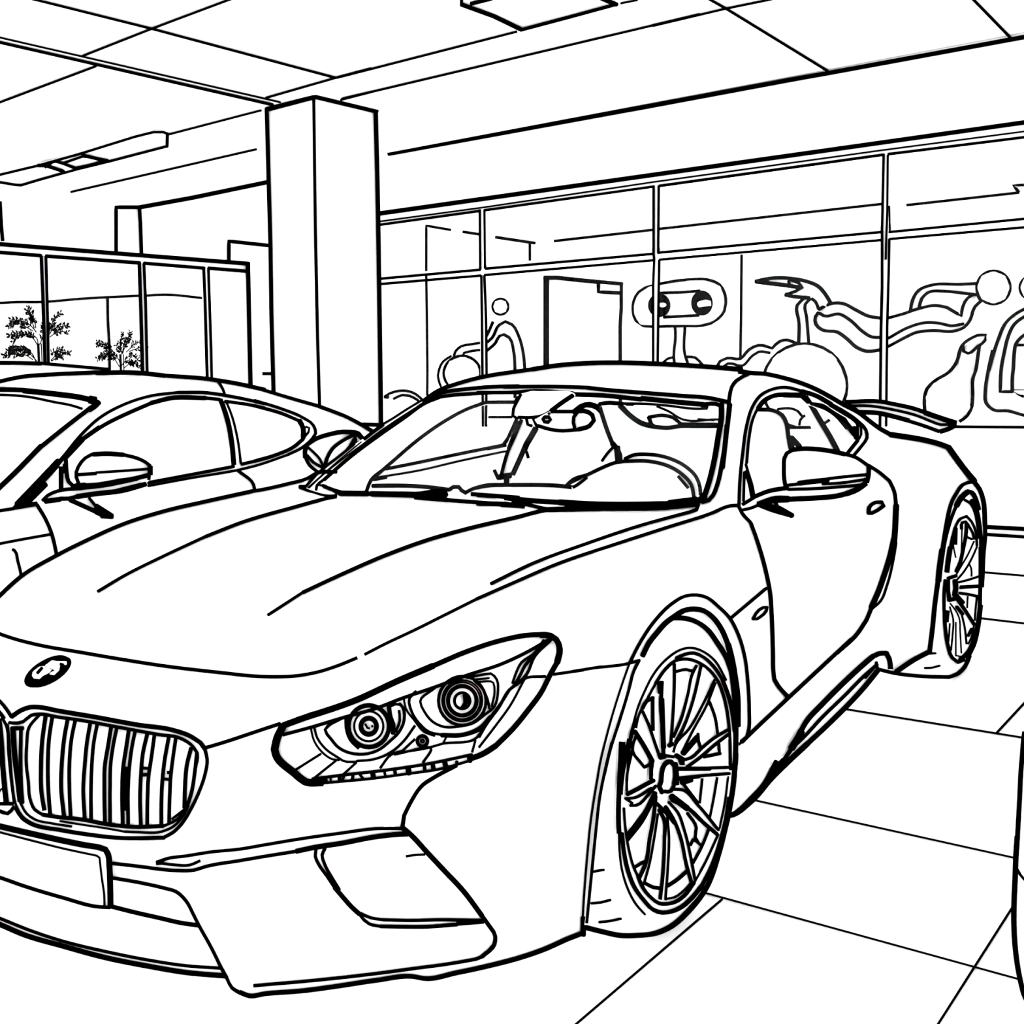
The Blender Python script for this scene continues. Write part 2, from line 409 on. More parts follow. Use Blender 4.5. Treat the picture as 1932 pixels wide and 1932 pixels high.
# ------------------------------------------------------------------ sculptures in the hall
S12 = PX(12.0); S11 = PX(11.9); S13 = PX(12.3)
def sbase(x, y, sh=S12):
    p = lift(sh, x, y); return (p[0], p[1], 0.0)
GRP = None
t = thing('tubular_sculpture', sbase(905, 700), 'white tubular figure with arched legs and small ball head behind the glass, nearest the pillar', 'sculpture')
part('head', t, S12, circ('B', 895, 1597, 41), ow=4, bulge=0.06)
part('arched_body', t, S12, '@B 700,1850 652,1862 672,1820 720,1797 790,1787 822,1785 850,1762 890,1692 920,1675 950,1682 990,1750 1012,1830 1024,1932 1024,2200 970,2200 970,1932 965,1850 945,1765 912,1742 875,1780 826,1825 790,1822 720,1833',
     '4: @B 650,1870 660,1830 690,1803 740,1793 790,1785; 4: @B 700,1855 705,1838 735,1830 795,1822; 5: @B 826,1782 850,1760 888,1692 920,1674 955,1690 990,1750 1012,1830 1022,1932 1024,2100; 5: @B 826,1825 870,1785 890,1750 912,1742 940,1758 963,1830 970,1932 970,2100; 5: @B 856,1675 830,1735 822,1750', bulge=0.03)
part('round_belly', t, S11, circ('F', 1515, 172, 135, 128), ow=4.5, bulge=0.09)
part('crescent', t, PX(12.02), '@F 1430,45 1370,90 1342,150 1338,190 1352,250 1372,290 1400,270 1385,190 1395,130 1440,70', '3.5: @F 1435,45 1375,85 1345,145 1338,190 1352,250 1372,290', bulge=0.03)
part('plinth_post', t, PX(12.1), '@X 862,730 880,730 880,905 862,905', '', thick=0.1, back=(1, 0, 0))
t = thing('curved_sculpture', sbase(760, 740), 'low white curved tube sculpture behind the glass just right of the pillar', 'sculpture')
part('tube', t, S12, '@F 945,342 985,318 1030,303 1130,303 1180,325 1222,360 1225,800 1190,800 1190,370 1130,338 1080,330 1020,355 985,345', '4: @F 948,342 985,318 1030,303 1130,303 1180,325 1222,362; 6: @F 950,342 975,345; 4: @F 1015,357 1080,330 1130,336 1195,370', bulge=0.02)
t = thing('camera_sculpture', sbase(1285, 700), 'white sculpture with wide rounded head and two black round eyes behind the glass', 'sculpture')
part('head', t, S12, '@C -40,1497 -75,1520 -102,1570 -105,1620 -90,1670 -50,1698 -20,1700 115,1698 165,1697 260,1695 300,1685 340,1660 372,1620 380,1580 375,1530 345,1480 290,1457 200,1455 120,1462 35,1478', ow=4.5, bulge=0.08)
part('face_plate', t, PX(11.9), '@C -10,1535 40,1528 240,1518 290,1530 290,1635 240,1642 50,1650 -10,1650', '4.5: @C 10,1530 40,1526 150,1522 245,1514; 4.5: @C 55,1652 240,1642', thick=0.02)
def eye(cx, cyy, rx, ry, wht, nm):
    e = part(nm, t, PX(11.87), circ('C', cx, cyy, rx, ry), '', thick=0.03, mi=1)
    part('eye_inset', e if False else t, PX(11.86), wht, '', thick=0.01)  # white shape set on the black eye disc
eye(255, 1578, 57, 66, '@C 232,1575 245,1568 300,1568 303,1592 260,1596 240,1600 230,1588', 'eye')
eye(32, 1590, 59, 62, circ('C', 50, 1588, 19, 11), 'eye')
part('neck', t, S12, '@C 112,1700 165,1697 168,1860 190,1870 230,1875 258,1900 258,2100 40,2100 50,1885 75,1865 105,1865', '4.5: @C 35,1700 112,1700 116,1740 108,1860 112,1900; 4.5: @C 166,1697 167,1850 182,1895; 4: @C 50,1890 75,1868 105,1860; 4.5: @C 175,1858 220,1862 258,1900', thick=0.15, back=(1, 0, 0))
t = thing('dancer_sculpture', sbase(1520, 730), 'large white sculpture of a wavy reclining figure with open hand balanced on a sphere', 'sculpture')
part('sphere', t, S12, circ('X', 1518, 728, 80), ow=5, bulge=0.2)
part('neck', t, S12, '@C 755,1800 760,1680 752,1590 790,1550 820,1555 797,1585 800,1650 812,1800', '5: @C 758,1790 760,1680 750,1590 790,1550; 5: @C 812,1790 800,1650 793,1585 822,1555', bulge=0.03)
part('hand', t, PX(11.95), '@C 535,1467 620,1448 720,1450 800,1465 860,1490 900,1535 925,1578 865,1612 835,1555 800,1548 690,1535 740,1515 775,1497 760,1480 700,1485 600,1475',
     '8: @C 535,1467 570,1460 600,1458; 6: @C 560,1458 620,1448 720,1450 800,1465 860,1490 900,1535 926,1578; 7: @C 545,1468 600,1475 / 700,1487 765,1497; 5: @C 710,1455 760,1475 778,1497 745,1515 690,1533 / 730,1545 800,1548; 8: @C 690,1533 720,1540; 5: @C 825,1555 845,1570 862,1612; 4: @C 705,1460 712,1485; 6: @C 730,1545 815,1552', bulge=0.03)
part('wavy_body', t, PX(11.98), '@C 865,1612 900,1590 940,1578 990,1580 1050,1610 1120,1645 1190,1657 1230,1655 1300,1635 1390,1605 1470,1590 1530,1600 1605,1645 1625,1580 1655,1540 1690,1530 1705,1570 1675,1600 1650,1670 1620,1705 1580,1722 1450,1722 1370,1732 1300,1765 1225,1805 1185,1822 1110,1830 1060,1810 1010,1765 960,1730 880,1718 848,1690 845,1645',
     '''5.5: @C 865,1612 900,1590 940,1578 990,1580 1050,1610 1120,1645 1190,1657; 5: @C 1228,1655 1300,1635 1390,1605 1470,1590 1530,1600 / 1605,1645 / 1612,1600 1640,1550 1690,1535 1705,1560;
     5.5: @C 862,1625 845,1650 848,1690 880,1718 960,1730 1010,1765 1060,1810 1110,1830 1185,1822; 5: @C 1225,1805 1300,1765 1370,1732 1450,1722 1580,1722 1620,1705 1650,1670 1675,1600 1708,1568;
     5: @C 865,1630 890,1645 970,1635 1030,1670 1090,1725 1140,1755 1185,1757; 4.5: @C 1225,1762 1330,1705 1420,1680 1500,1685 1550,1697 1620,1685''', bulge=0.05)
part('arm', t, PX(12.0), '@C 1340,1618 1352,1560 1385,1510 1440,1485 1600,1480 1690,1475 1690,1530 1600,1525 1520,1515 1430,1525 1400,1555 1385,1610', '5: @C 1340,1618 1352,1560 1385,1510 1440,1487 1600,1480 1705,1475; 5: @C 1385,1608 1400,1555 1430,1525 1520,1517 1600,1525 1680,1535', bulge=0.03)
part('head', t, PX(11.9), circ('C', 1773, 1497, 86), ow=5, bulge=0.12)
t = thing('wavy_sculpture', sbase(1400, 700, PX(12.7)), 'low white wavy sculpture left of the sphere behind the glass', 'sculpture')
part('body', t, PX(12.7), '@C 335,1900 370,1867 450,1870 500,1820 550,1797 620,1813 660,1777 700,1770 750,1785 700,2100 335,2100', '5: @C 335,1905 350,1880 385,1865 455,1868 500,1820 550,1797 620,1813 / 660,1777 700,1770 745,1787; 4: @C 365,1910 390,1893 465,1905 520,1850 550,1832 610,1838', bulge=0.05)
t = thing('pear_sculpture', sbase(1790, 720), 'white pear shaped sculpture with curled tip behind the glass', 'sculpture')
part('body', t, S12, '@C 1540,1925 1575,1890 1590,1840 1608,1800 1640,1770 1690,1745 1732,1743 1730,1775 1702,1800 1692,1870 1680,1932 @H 1610,170 1605,300 1600,360 1570,420 1510,465 1400,480 1305,400 1297,310 1310,250 1360,200 1450,140 1500,80',
     '4.5: @C 1550,1932 1580,1890 1592,1840 1608,1800 1640,1770 1690,1745 / 1732,1743 / 1730,1772 1690,1805 1640,1840 1618,1830 1612,1795; 5: @C 1700,1800 1690,1870 1680,1932 @H 1610,170 1605,300 1600,360 1570,420 1505,468; 5: @H 1525,0 1500,80 1455,140 1360,200 1312,250 1297,310 1300,400', bulge=0.12)
t = thing('frame_sculpture', sbase(1910, 700), 'white upright ring shaped sculpture with nested inner frames behind the glass at far right', 'sculpture')
part('outer_frame', t, S12, '@C 2100,1560 1932,1610 1880,1640 1830,1690 1800,1760 1770,1850 1745,1932 @H 1700,150 1685,260 1690,340 1730,380 1830,390 1932,415 2080,440',
     '5: @C 2050,1575 1932,1610 1880,1640 1830,1690 1800,1760 1770,1850 1747,1932; 5: @H 1732,0 1700,150 1685,260 1690,340 1735,382 1830,390 1932,418 2080,440', bulge=0.05)
part('inner_frame', t, PX(11.9), '@C 2100,1600 1932,1650 1880,1690 1850,1750 1830,1830 1812,1932 @H 1780,150 1780,267 1932,300 2080,310',
     '5: @C 2050,1615 1932,1650 1880,1690 1850,1750 1830,1830 1812,1932 @H 1784,150 1780,267 / 1862,267; 4: @H 1855,262 1932,300; 4: @H 1870,255 1940,255', thick=0.02)
part('core', t, PX(11.87), '@C 2100,1720 1932,1745 1890,1790 1880,1850 1875,1932 @H 1855,265 2080,265', '5: @C 2050,1730 1932,1745 1890,1790 1880,1850 1875,1932 @H 1860,150 1857,265; 4: @C 1890,1797 1932,1797', thick=0.02)
t = thing('ball_sculpture', sbase(1945, 545), 'white ball on a slim post behind the glass, cut off by the right edge', 'sculpture')
part('ball', t, PX(11.3), circ('C', 1972, 1498, 60), ow=5, bulge=0.1)
part('post', t, PX(11.3), '@C 1965,1555 1980,1555 1980,3800 1965,3800', '', thick=0.03)
def plinth(par, xc, yc, wx, wy, top):
    m_ = MB(); m_.box((xc - wx, yc - wy, 0), (xc + wx, yc + wy, top)); return m_.build('plinth', par)
for o_ in list(COL.objects):
    if o_.get('category') == 'sculpture':
        zs = []; xs = []; yy = []
        for c_ in o_.children:
            for v_ in c_.data.vertices: zs.append(v_.co.z); xs.append(v_.co.x + o_.location.x); yy.append(v_.co.y + o_.location.y)
        if min(zs) > 0.02: plinth(o_, (min(xs) + max(xs)) / 2, float(np.median(yy)) if 'dancer' not in o_.name else lift(S12, 1518, 728)[1], 0.12, 0.12, min(zs) + 0.004)

# ------------------------------------------------------------------ potted palms behind the partition
import random
rng = random.Random(4)
def palm(px, py, fronds, label, stem, ys_=9.1):
    sh = PY(ys_); p = lift(sh, px, py); t = thing('palm_plant', (p[0], p[1], 0), label, 'plant', None)
    mbp = MB(); r0 = 0.13
    for k in range(24):
        a = 2 * math.pi * k / 24
        for rr, zz in ((0.1, 0), (0.14, 0.32)): mbp.v.append((p[0] + rr * math.cos(a), p[1] + rr * math.sin(a), zz))
    for k in range(24):
        j = (k + 1) % 24; mbp.face((2 * k, 2 * j, 2 * j + 1, 2 * k + 1))
    mbp.face([2 * k for k in range(24)][::-1]); mbp.face([2 * k + 1 for k in range(24)]); mbp.build('pot', t)
    mbp = MB(); mbp.tube([(p[0] - 0.015, p[1], 0.3), tuple(lift(sh, stem[0], stem[1]))], 0.013, 1); mbp.tube([(p[0] + 0.02, p[1] + 0.01, 0.3), tuple(lift(sh, stem[0] + 6, stem[1]))], 0.006, 1); mbp.build('stem', t)
    for fi, fr in enumerate(fronds):
        mbf = MB(); q = smooth(fr, step=3.0)
        dy = rng.uniform(-0.12, 0.12)
        P = [lift(sh, x, y) + np.array([0, dy * i / len(q), 0]) for i, (x, y) in enumerate(q)]
        mbf.tube(P, 0.006, 1, 5)
        n = len(P)
        for i in range(max(2, int(n * 0.3)), n):
            T = P[i] - P[i - 1]; T /= np.linalg.norm(T) + 1e-9; 
            N = np.cross(T, [0, 1.0, 0]); N /= np.linalg.norm(N) + 1e-9
            for s_ in (-1, 1):
                if rng.random() < 0.12: continue
                L = rng.uniform(0.035, 0.06) * (1.0 if i < n - 2 else 0.8); d_ = T * rng.uniform(0.4, 0.9) + s_ * N * rng.uniform(0.5, 1.0) + np.array([0, rng.uniform(-.5, .5), 0])
                d_ /= np.linalg.norm(d_); c = P[i]; wv = np.cross(d_, [0, 1.0, 0]); wv /= np.linalg.norm(wv) + 1e-9
                k = len(mbf.v); wd_ = rng.uniform(0.009, 0.014)
                mbf.v += [tuple(c), tuple(c + d_ * L * 0.5 + wv * wd_), tuple(c + d_ * L), tuple(c + d_ * L * 0.5 - wv * wd_), tuple(c + d_ * L * 0.5 + np.array([0, 0.006, 0]))]
                for f in ((0, 1, 4), (1, 2, 4), (2, 3, 4), (3, 0, 4), (0, 3, 2, 1)): mbf.face([k + z_ for z_ in f], 1)
        mbf.build('frond', t)
palm(75, 640, ['@D 275,1180 265,1120 225,1090 160,1085 90,1110 70,1140', '@D 278,1170 240,1100 210,1085 150,1080 100,1090', '@D 265,1070 240,1040 190,1000 130,985 75,980', '@D 240,1060 180,1020 130,1000 80,1030', '@D 262,1040 262,980 245,930 235,885', '@D 250,1040 225,980 200,930 190,910',
               '@D 260,1280 230,1225 180,1195 120,1190 40,1205', '@D 240,1270 190,1235 120,1230 50,1240', '@D 270,1280 200,1210 150,1190 90,1195',
               '@D 290,1160 305,1100 300,1040 305,1020', '@D 350,1110 365,1010 385,960 415,935', '@D 350,1110 380,1050 430,1030 485,1020', '@D 355,1110 400,1080 450,1065 490,1070',
               '@D 355,1275 380,1230 430,1205 490,1190', '@D 365,1280 420,1240 480,1215 545,1220', '@D 375,1280 420,1260 465,1240 500,1250'],
     'tall bushy potted palm with black leaves behind the left glass panes', (72, 648))
palm(229, 660, ['@D 880,1330 860,1280 820,1240 760,1220 690,1240', '@D 870,1320 820,1260 770,1250 700,1265', '@D 840,1230 810,1190 760,1160 715,1140', '@D 830,1220 800,1180 760,1175 720,1165', '@D 890,1230 870,1180 870,1120 870,1080', '@D 890,1230 895,1170 900,1110 900,1070',
                '@D 895,1210 910,1160 930,1120 955,1100', '@D 900,1220 850,1190 830,1170 840,1150', '@D 920,1215 960,1180 990,1150 1020,1140', '@D 940,1210 980,1190 1010,1180 1030,1190', '@D 890,1310 930,1280 970,1290 1035,1300', '@D 895,1300 930,1275 990,1290 1030,1250', '@D 920,1260 960,1240 1000,1235 1025,1245', '@D 905,1330 950,1300 1000,1300 1040,1320'],
     'smaller potted palm with black leaves behind the middle left glass pane', (227, 668))
# ------------------------------------------------------------------ the coupe in front
BODY = TPS('''0,1340v=-.92 22,1357v=-.88 28,1525v=-.88 390,1430v=-.52 205,1600v=-.64 0,1195v=-.93 500,1277v=-.44 690,1235v=-.22 88,1267v=-.84 1058,1220v=-.06
 515,1410v=-.38 0,1740v=-.86 430,1870v=-.45 470,1880v=-.42 780,1850v=-.2 930,1815v=-.12 1100,1755v=-.01 760,1555v=-.16 935,1780v=-.1 600,1600v=-.28 1105,1600v=0 1130,1420v=0
 1180,1250v=.01 1310,1125v=.01 1410,1250v=.01 1400,1400v=.01 1400,1530v=.02 1395,957v=-.06 1050,962v=-.62 600,930v=-1.45 570,915v=-1.5 240,985v=-1.6 0,1120v=-1.5 500,1160v=-.75
 930,1100v=-.35 1130,1030v=-.22 300,1080v=-1.12 1460,1120v=-.01 1460,1280v=0 1500,1310v=0 1690,960v=-.01 1690,1000v=0 1620,1190v=0 1780,1060v=.02 1755,1230v=.01 1660,1240v=.01
 1828,910v=.0 1858,1000v=.01 1855,1100v=.01 1780,840v=-.08 1690,815v=-.2 830,740v=-1.4 1375,755v=-.34 1200,690v=-.8 1430,705v=-.42 1600,762v=-.32 1633,815v=-.18 1470,745v=-.24 1405,940v=-.05 1335,945v=-.16
 975,742v=-1.2 -200,1520v=-1.2 -250,1650v=-1.25 -300,1400v=-1.5 -60,1180v=-1.1 1500,1400v=.04 1200,1640v=.01''')
PV0 = PV(0.0)
IN = tuple(-V)                      # from the near flank into the car
c0 = car(1.3, -0.88, 0)
coupe = thing('coupe', c0, 'large white coupe in the foreground with kidney grille, round badge and rear wing', 'car')
DOWN = (0, 0, -1)
REAR = tuple(0.8 * U - 0.3 * Z)

part('hood', coupe, BODY, '''@X 0,1196 20,1204 @I 330,260 700,325 1050,385 1400,440 1932,503 @J 0,358 120,362 260,355 380,330 500,295 605,252 650,232 750,180 950,85 1120,0 @G 0,1815 250,1705 600,1555 1000,1420 1400,1290 1700,1195 1850,1135 1900,1130 /
 1715,1090 / 1600,1115 1300,1140 1000,1145 600,1140 300,1120 @F 1700,1075 1250,1065 900,1055 680,1040 600,1035 520,1000 / 330,1000 / 380,940 250,975 0,1030 @E 1840,1030 1500,1105 1200,1175 900,1270 640,1385 410,1500 155,1650 0,1790 -60,1850 -120,1950 -110,2000 -50,2050 0,2071''',
 '''6: @X -28,1182 0,1196 20,1203 @I 330,260 700,325 1050,385 1400,440 1932,503 @J 0,360 120,364 260,357 380,334 500,295 605,252; 5: @J 650,232 750,180 950,85 1120,0 @G 0,1815; 6: @G 0,1815 250,1705 600,1555 1000,1420 1400,1290 1700,1195 1850,1137 1905,1134;
 6: @G 105,1703 400,1560 800,1412 1200,1278 1550,1182 / 1600,1165 1612,1130;
 6: @F 600,890 460,895 380,940 250,975 0,1028 @E 1840,1030; 7: @E 1840,1030 1500,1105 1200,1175 900,1270 640,1385 410,1500 155,1650 0,1790 -60,1850 -110,1930;
 5.5: @E 715,1760 900,1650 1200,1500 1500,1360; 6.5: @E 1500,1360 1800,1245 1932,1205 @F 250,1158 500,1090 600,1068;
 5: @F 100,1932 350,1770; 7: @F 350,1770 640,1635 950,1500 1250,1390 1550,1305 1932,1215 @G 470,1175 540,1165''', thick=0.006, back=DOWN)
HL_OUT = '170,650 350,585 600,500 850,385 1050,300 1250,215 1450,150 1600,120 1720,115 1775,145 1795,200 1780,280 1740,350 1690,450 1610,560 1520,670 1420,770 1340,820 1200,880 1000,920 700,960 400,988 / 300,988 / 250,950 120,820 / 115,790 130,720 170,650'
GR_OUT = '100,885 180,830 260,802 340,802 500,832 800,882 1200,955 1500,1000 1650,1052 1740,1110 1790,1180 1795,1260 1770,1400 1730,1530 1660,1680 1580,1810 1500,1895 1430,1930 @K 1320,430 940,430 700,402 500,370 230,305 180,270 150,230 125,180 @I 105,1500 85,1300 70,1150 60,980'
LGR = '''@X 209,1637 @K 895,640 1150,665 1300,685 1430,695'''
part('front_bumper', coupe, BODY, '''@X 0,1196 20,1204 @I 330,260 700,325 1050,385 1400,440 1932,503 @J 0,358 120,362 260,355 380,330 500,295 605,252 650,232 / 730,270 / 760,1280 / @J 1450,880 1790,600 1740,350 / @L 0,900 530,830 / 460,1000 380,1250 310,1500 250,1750 @M 230,300 170,700 130,1100 100,1500 95,1600 95,1750 / @S 1440,1105 1300,1160 1100,1250 900,1320 600,1400 300,1465 0,1520
 @R 1200,1550 900,1580 600,1625 300,1660 0,1690 / @X 470,1880 452,1872 440,1855 / @K 1820,1545 1500,1515 1200,1465 850,1395 500,1300 200,1215 0,1130 / @X -100,1720 -200,1680 -330,1600 / -330,1400 / -240,1300 -120,1210 -60,1170 -28,1180''',
 '''6: @K 870,632 1150,665 1300,685 1430,695 1570,690 1650,665 1932,615 @R 0,580 250,540; 9: @R 250,540 400,508 600,478 900,422 1050,405 1150,400; 5.5: @K 1260,630 1340,600 1500,577 1700,545 1932,522 @R 0,487 300,437 600,395 900,357 1110,355; 4.5: @K 1270,632 1400,648 1530,650 1615,615;
 8.5: @K 1260,632 1320,628; 7.5: @K 870,977 1100,1035 1300,1080 1450,1115 1600,1137; 6: @K 870,748 1150,797 1330,838 1420,865 1500,940 1560,1050 1600,1130 1700,1310 1790,1490 1830,1565 1870,1640 1932,1680;
 8: @X 452,1872 470,1879 500,1875 @R 300,1665 600,1625 900,1580 1200,1550 @S 0,1518 300,1465 600,1400 900,1320 1100,1250 1300,1160 / 1445,1105 / 1450,1085;
 5.5: @X 478,1860 500,1858 @R 300,1590 600,1560 900,1525 1200,1485 1500,1445 1700,1410 / 1750,1390 1850,1290; 7: @R 1750,1390 1850,1290 1857,1225 1800,1130 1750,1060;
 9: @R 1110,350 1180,410 1300,540 1450,700 1600,860 1750,1060; 4: @R 1290,565 1200,570 1135,580;
 7: @J 1190,885 1050,960 990,1000 920,1100 880,1180 / 870,1250; 6: @I 1780,1155 1932,1110 @J 0,690 150,640; 4.5: @J 1560,395 1590,375 1710,362; 5: @J 1760,350 1932,325; 5: @L 0,902 260,860; 5: @L 200,870 530,825 610,800''',
 thick=0.02, back=tuple(0.7 * U - 0.5 * V), holes=['@J ' + HL_OUT, '@I ' + GR_OUT, '@K 905,755 1150,797 1330,838 1420,865 1500,940 1560,1050 1600,1130 / 1450,1115 1300,1082 1100,1037 910,990'],)
part('fender', coupe, BODY, '''@J 650,232 750,180 950,85 1120,0 @G 0,1815 250,1705 600,1555 1000,1420 1400,1290 1700,1195 1850,1135 1900,1133 / @H 130,1040 190,1100 240,1240 290,1420 315,1550 325,1700 333,1932 @N 215,600 222,660 / 320,785 / 40,1050 / @L 1590,1500 1600,1450 1615,1250 1600,1000 1570,760 1510,560 1430,410 1330,310 1230,230 1130,205 1030,215 900,290 760,430 600,670 520,830 / 0,900 / @J 1740,350 1780,280 1795,200 1775,145 1720,115 1600,120 1450,150 1250,215 1050,300 850,385 / 730,270''',
 '''5.5: @H 115,1000 135,1040 190,1100; 6.5: @H 190,1100 240,1240 290,1420 315,1550 325,1700 333,1932 @N 215,600 222,660; 7: @N 222,660 245,700 320,785; 6: @N 320,785 40,1050 0,1090; 5: @H 70,1705 290,1520; 4.5: @H 205,1715 225,1680 270,1642 295,1640 290,1665 255,1700 232,1715 205,1715''', thick=0.005, back=IN)
ARCH_O = '@L 520,830 600,670 760,430 900,290 1030,215 1130,205 1230,230 1330,310 1430,410 1510,560 1570,760 1600,1000 1612,1250 1605,1450 1590,1500'
part('wheel_arch', coupe, BODY, '''@L 520,830 600,670 760,430 900,290 1030,215 1130,205 1230,230 1330,310 1430,410 1510,560 1570,760 1600,1000 1612,1250 1605,1450 1590,1500 / 1510,1565 / 1505,1300 1500,1100 1470,850 1430,680 1360,520 1270,400 1200,350 1110,335 1010,350 940,400 840,470 700,640 610,800 520,1050 430,1350 350,1600 290,1850 @M 250,500 215,800 185,1100 155,1400 130,1650 115,1750 / 95,1750 / 95,1600 100,1500 130,1100 170,700 230,300 @L 250,1750 310,1500 380,1250 460,1000''',
 '''5.5: ''' + ARCH_O + ''' / 1510,1565; 3.2: @L 520,830 460,1000 380,1250 310,1500 250,1750 225,1900 @M 200,500 170,700 130,1100 100,1500 92,1650 / 92,1760; 9: @M 100,1600 98,1760;
 9: @L 640,760 700,640 780,540 840,470 940,395 1010,350 1110,333 1200,350 1270,400 1360,520 1420,660; 11: @L 1420,660 1455,800 1480,950 1500,1100 1505,1400; 4: @L 610,800 560,900 520,1050''', thick=0.05, back=IN)
# headlight
t = part('headlight', coupe, BODY, '@J ' + HL_OUT, '''11: @J 170,650 350,585; 11: @J 250,620 600,500 850,385 1050,300; 9: @J 1050,300 1250,215 1450,150 1600,120 1720,115; 11: @J 1680,118 1740,122 1775,145 1795,200 1780,280; 9: @J 1780,280 1740,350 1690,450 1610,560 1520,670 1420,770; 10: @J 1420,770 1340,820 1260,850;
 4.5: @J 1260,860 1100,905 900,935 700,962 400,990; 14: @J 165,660 135,720 118,790 / 125,820 250,945 / 300,982 400,985;
 5.5: @J 170,705 330,662 530,602 700,555 870,490 1060,425 1250,355 1450,290 1600,220 1740,140; 4: @J 1700,150 1640,230 1570,280 1535,350 1518,400; 5: @J 1740,150 1650,240 1600,350 1560,395 1500,440 1440,540 1360,650 1320,720; 3.5: @J 1590,375 1500,540 1420,650 1320,780; 5: @J 1640,240 1590,300 1560,360 1530,410;
 3: @J 330,660 350,740 400,810 460,850 500,855; 3.5: @J 350,655 370,725 420,790 500,845 / 520,858 600,865; 4: @J 600,860 700,850 800,810 880,740 945,650;
 5: @J 530,600 450,640 / 415,675 450,730 500,785 560,812 640,820 720,800 800,740 850,690 880,620 870,540 850,520; 4: @J 1060,430 / 975,510 1000,570 1050,630 1120,660 1200,657 1290,635 1350,590 1410,540 1432,450 1425,380 1390,345 1350,350 1250,370;
 4.5: @J 950,450 912,490 925,570 970,640 1030,690 1100,705; 8: @J 1100,708 1230,705 1330,665 1390,600; 5: @J 1390,600 1450,520 1500,440; 3: @J 878,490 890,550 940,620 1000,690 1060,712;
 3: @J 1110,715 1128,720 1110,755; 4: @J 1110,757 1310,720 1355,655; 4: @J 1110,757 1000,787 870,808; 4: @J 945,730 870,800 / 805,822 740,900; 4: @J 820,822 1040,793 990,870; 3.5: @J 1300,735 1280,810; 3.5: @J 600,868 520,940; 3.5: @J 480,857 350,960; 3.5: @J 390,818 240,912;
 5: @J 340,965 540,940 800,910 1000,880 1280,822; 8: @J 400,975 425,975; 3: @J 448,960 448,985; 6: @J 500,955 500,980; 4: @J 530,945 515,975; 5: @J 580,945 575,970; 4: @J 620,940 640,965; 9: @J 695,930 700,955; 4: @J 765,925 770,950; 6: @J 825,915 830,945; 10: @J 905,905 908,935; 6: @J 1000,890 1003,920; 8: @J 1050,885 1052,905; 9: @J 1120,870 1125,890; 5: @J 1190,860 1190,880; 7: @J 1265,845 1270,865;
 8: @J 790,530 800,600 815,640 815,700; 4: @J 850,560 855,620 830,690; 4: @J 795,540 830,525 855,528; 3: @J 1300,380 1380,372; 3: @J 1310,395 1405,400 1412,450 1395,540; 4: @J 1290,385 1345,440 1372,500 1382,555''', off=-0.002, thick=0.08, back=REAR)
def lens(cx, cyy, rings, extra=''):
    ln = part('projector_lens', t, BODY, circ('J', cx, cyy, rings[-1][0] - 6), extra, off=0.002, thick=0.03, back=REAR, build=True)
    mbl = MB()
    for r_, w_ in rings: mbl.line(BODY, circ('J', cx, cyy, r_, r_ * 1.03), w_, 0.004)
    o = mbl.build('bezel_ring', t)
    return ln
lens(672, 655, [(46, 8.5), (86, 3.2), (112, 3), (125, 4)], '6: @J 540,600 540,660 565,735 615,785; 5: @J 700,780 760,740 790,690; 3: @J 650,640 665,665 680,668; 3: @J 690,650 695,660')
lens(1222, 505, [(46, 4.5), (84, 7), (106, 2.5), (118, 2.5), (140, 5)], '7: @J 1235,470 1240,520 1225,545; 4: @J 1255,480 1260,520')
mbl = MB(); add_panel(mbl, BODY, circ('J', 988, 742, 28), off=0.001, thick=0.02, back=REAR); mbl.line(BODY, circ('J', 988, 742, 30), 6, 0.002); mbl.line(BODY, circ('J', 988, 742, 9), 3, 0.002); mbl.build('washer_cap', t)
# grille
gr = part('grille', coupe, BODY, '@I ' + GR_OUT, '''8: @I 100,885 180,830 260,802 340,802 500,832 800,882 1200,955 1500,1000 1650,1052 1740,1110 / 1775,1160; 6: @I 1775,1160 1797,1250 1775,1400 1730,1530 1660,1680 1580,1810 1500,1890 1425,1930; 7: @K 1330,430 940,430 700,402 500,370 230,305 180,270 150,230 / 125,180;
 5.5: @I 80,935 110,940 200,928 270,872 340,862 500,887 700,915 1000,970 1400,1042 1550,1065 1680,1150 1712,1200 1708,1280; 4.5: @I 1708,1280 1680,1430 1640,1600 1600,1700 1530,1780 1420,1833; 7: @I 1420,1833 1150,1840 950,1820 700,1775 500,1755 370,1735; 5: @I 380,1740 300,1690 260,1600 245,1450 228,1300 232,1120 250,980 340,870;
 5: @I 20,890 50,950 75,1200 100,1450 125,1640; 3: @I 65,945 78,1050 95,1300 112,1500 135,1640 170,1730; 9: @I 112,990 130,1250 155,1450 175,1620; 6: @I 182,985 178,1250 185,1500 195,1640; 7: @I 100,985 200,985; 7: @I 150,1400 175,1620; 3.5: @I 170,1620 230,1725 300,1775 450,1810 620,1837; 3: @I 520,1790 700,1820 900,1850 1080,1882; 4: @I 1080,1882 1200,1887 1400,1882 1500,1840 1580,1760 1640,1650; 4: @I 1630,1665 1490,1775''',
 off=-0.002, thick=0.06, back=REAR)
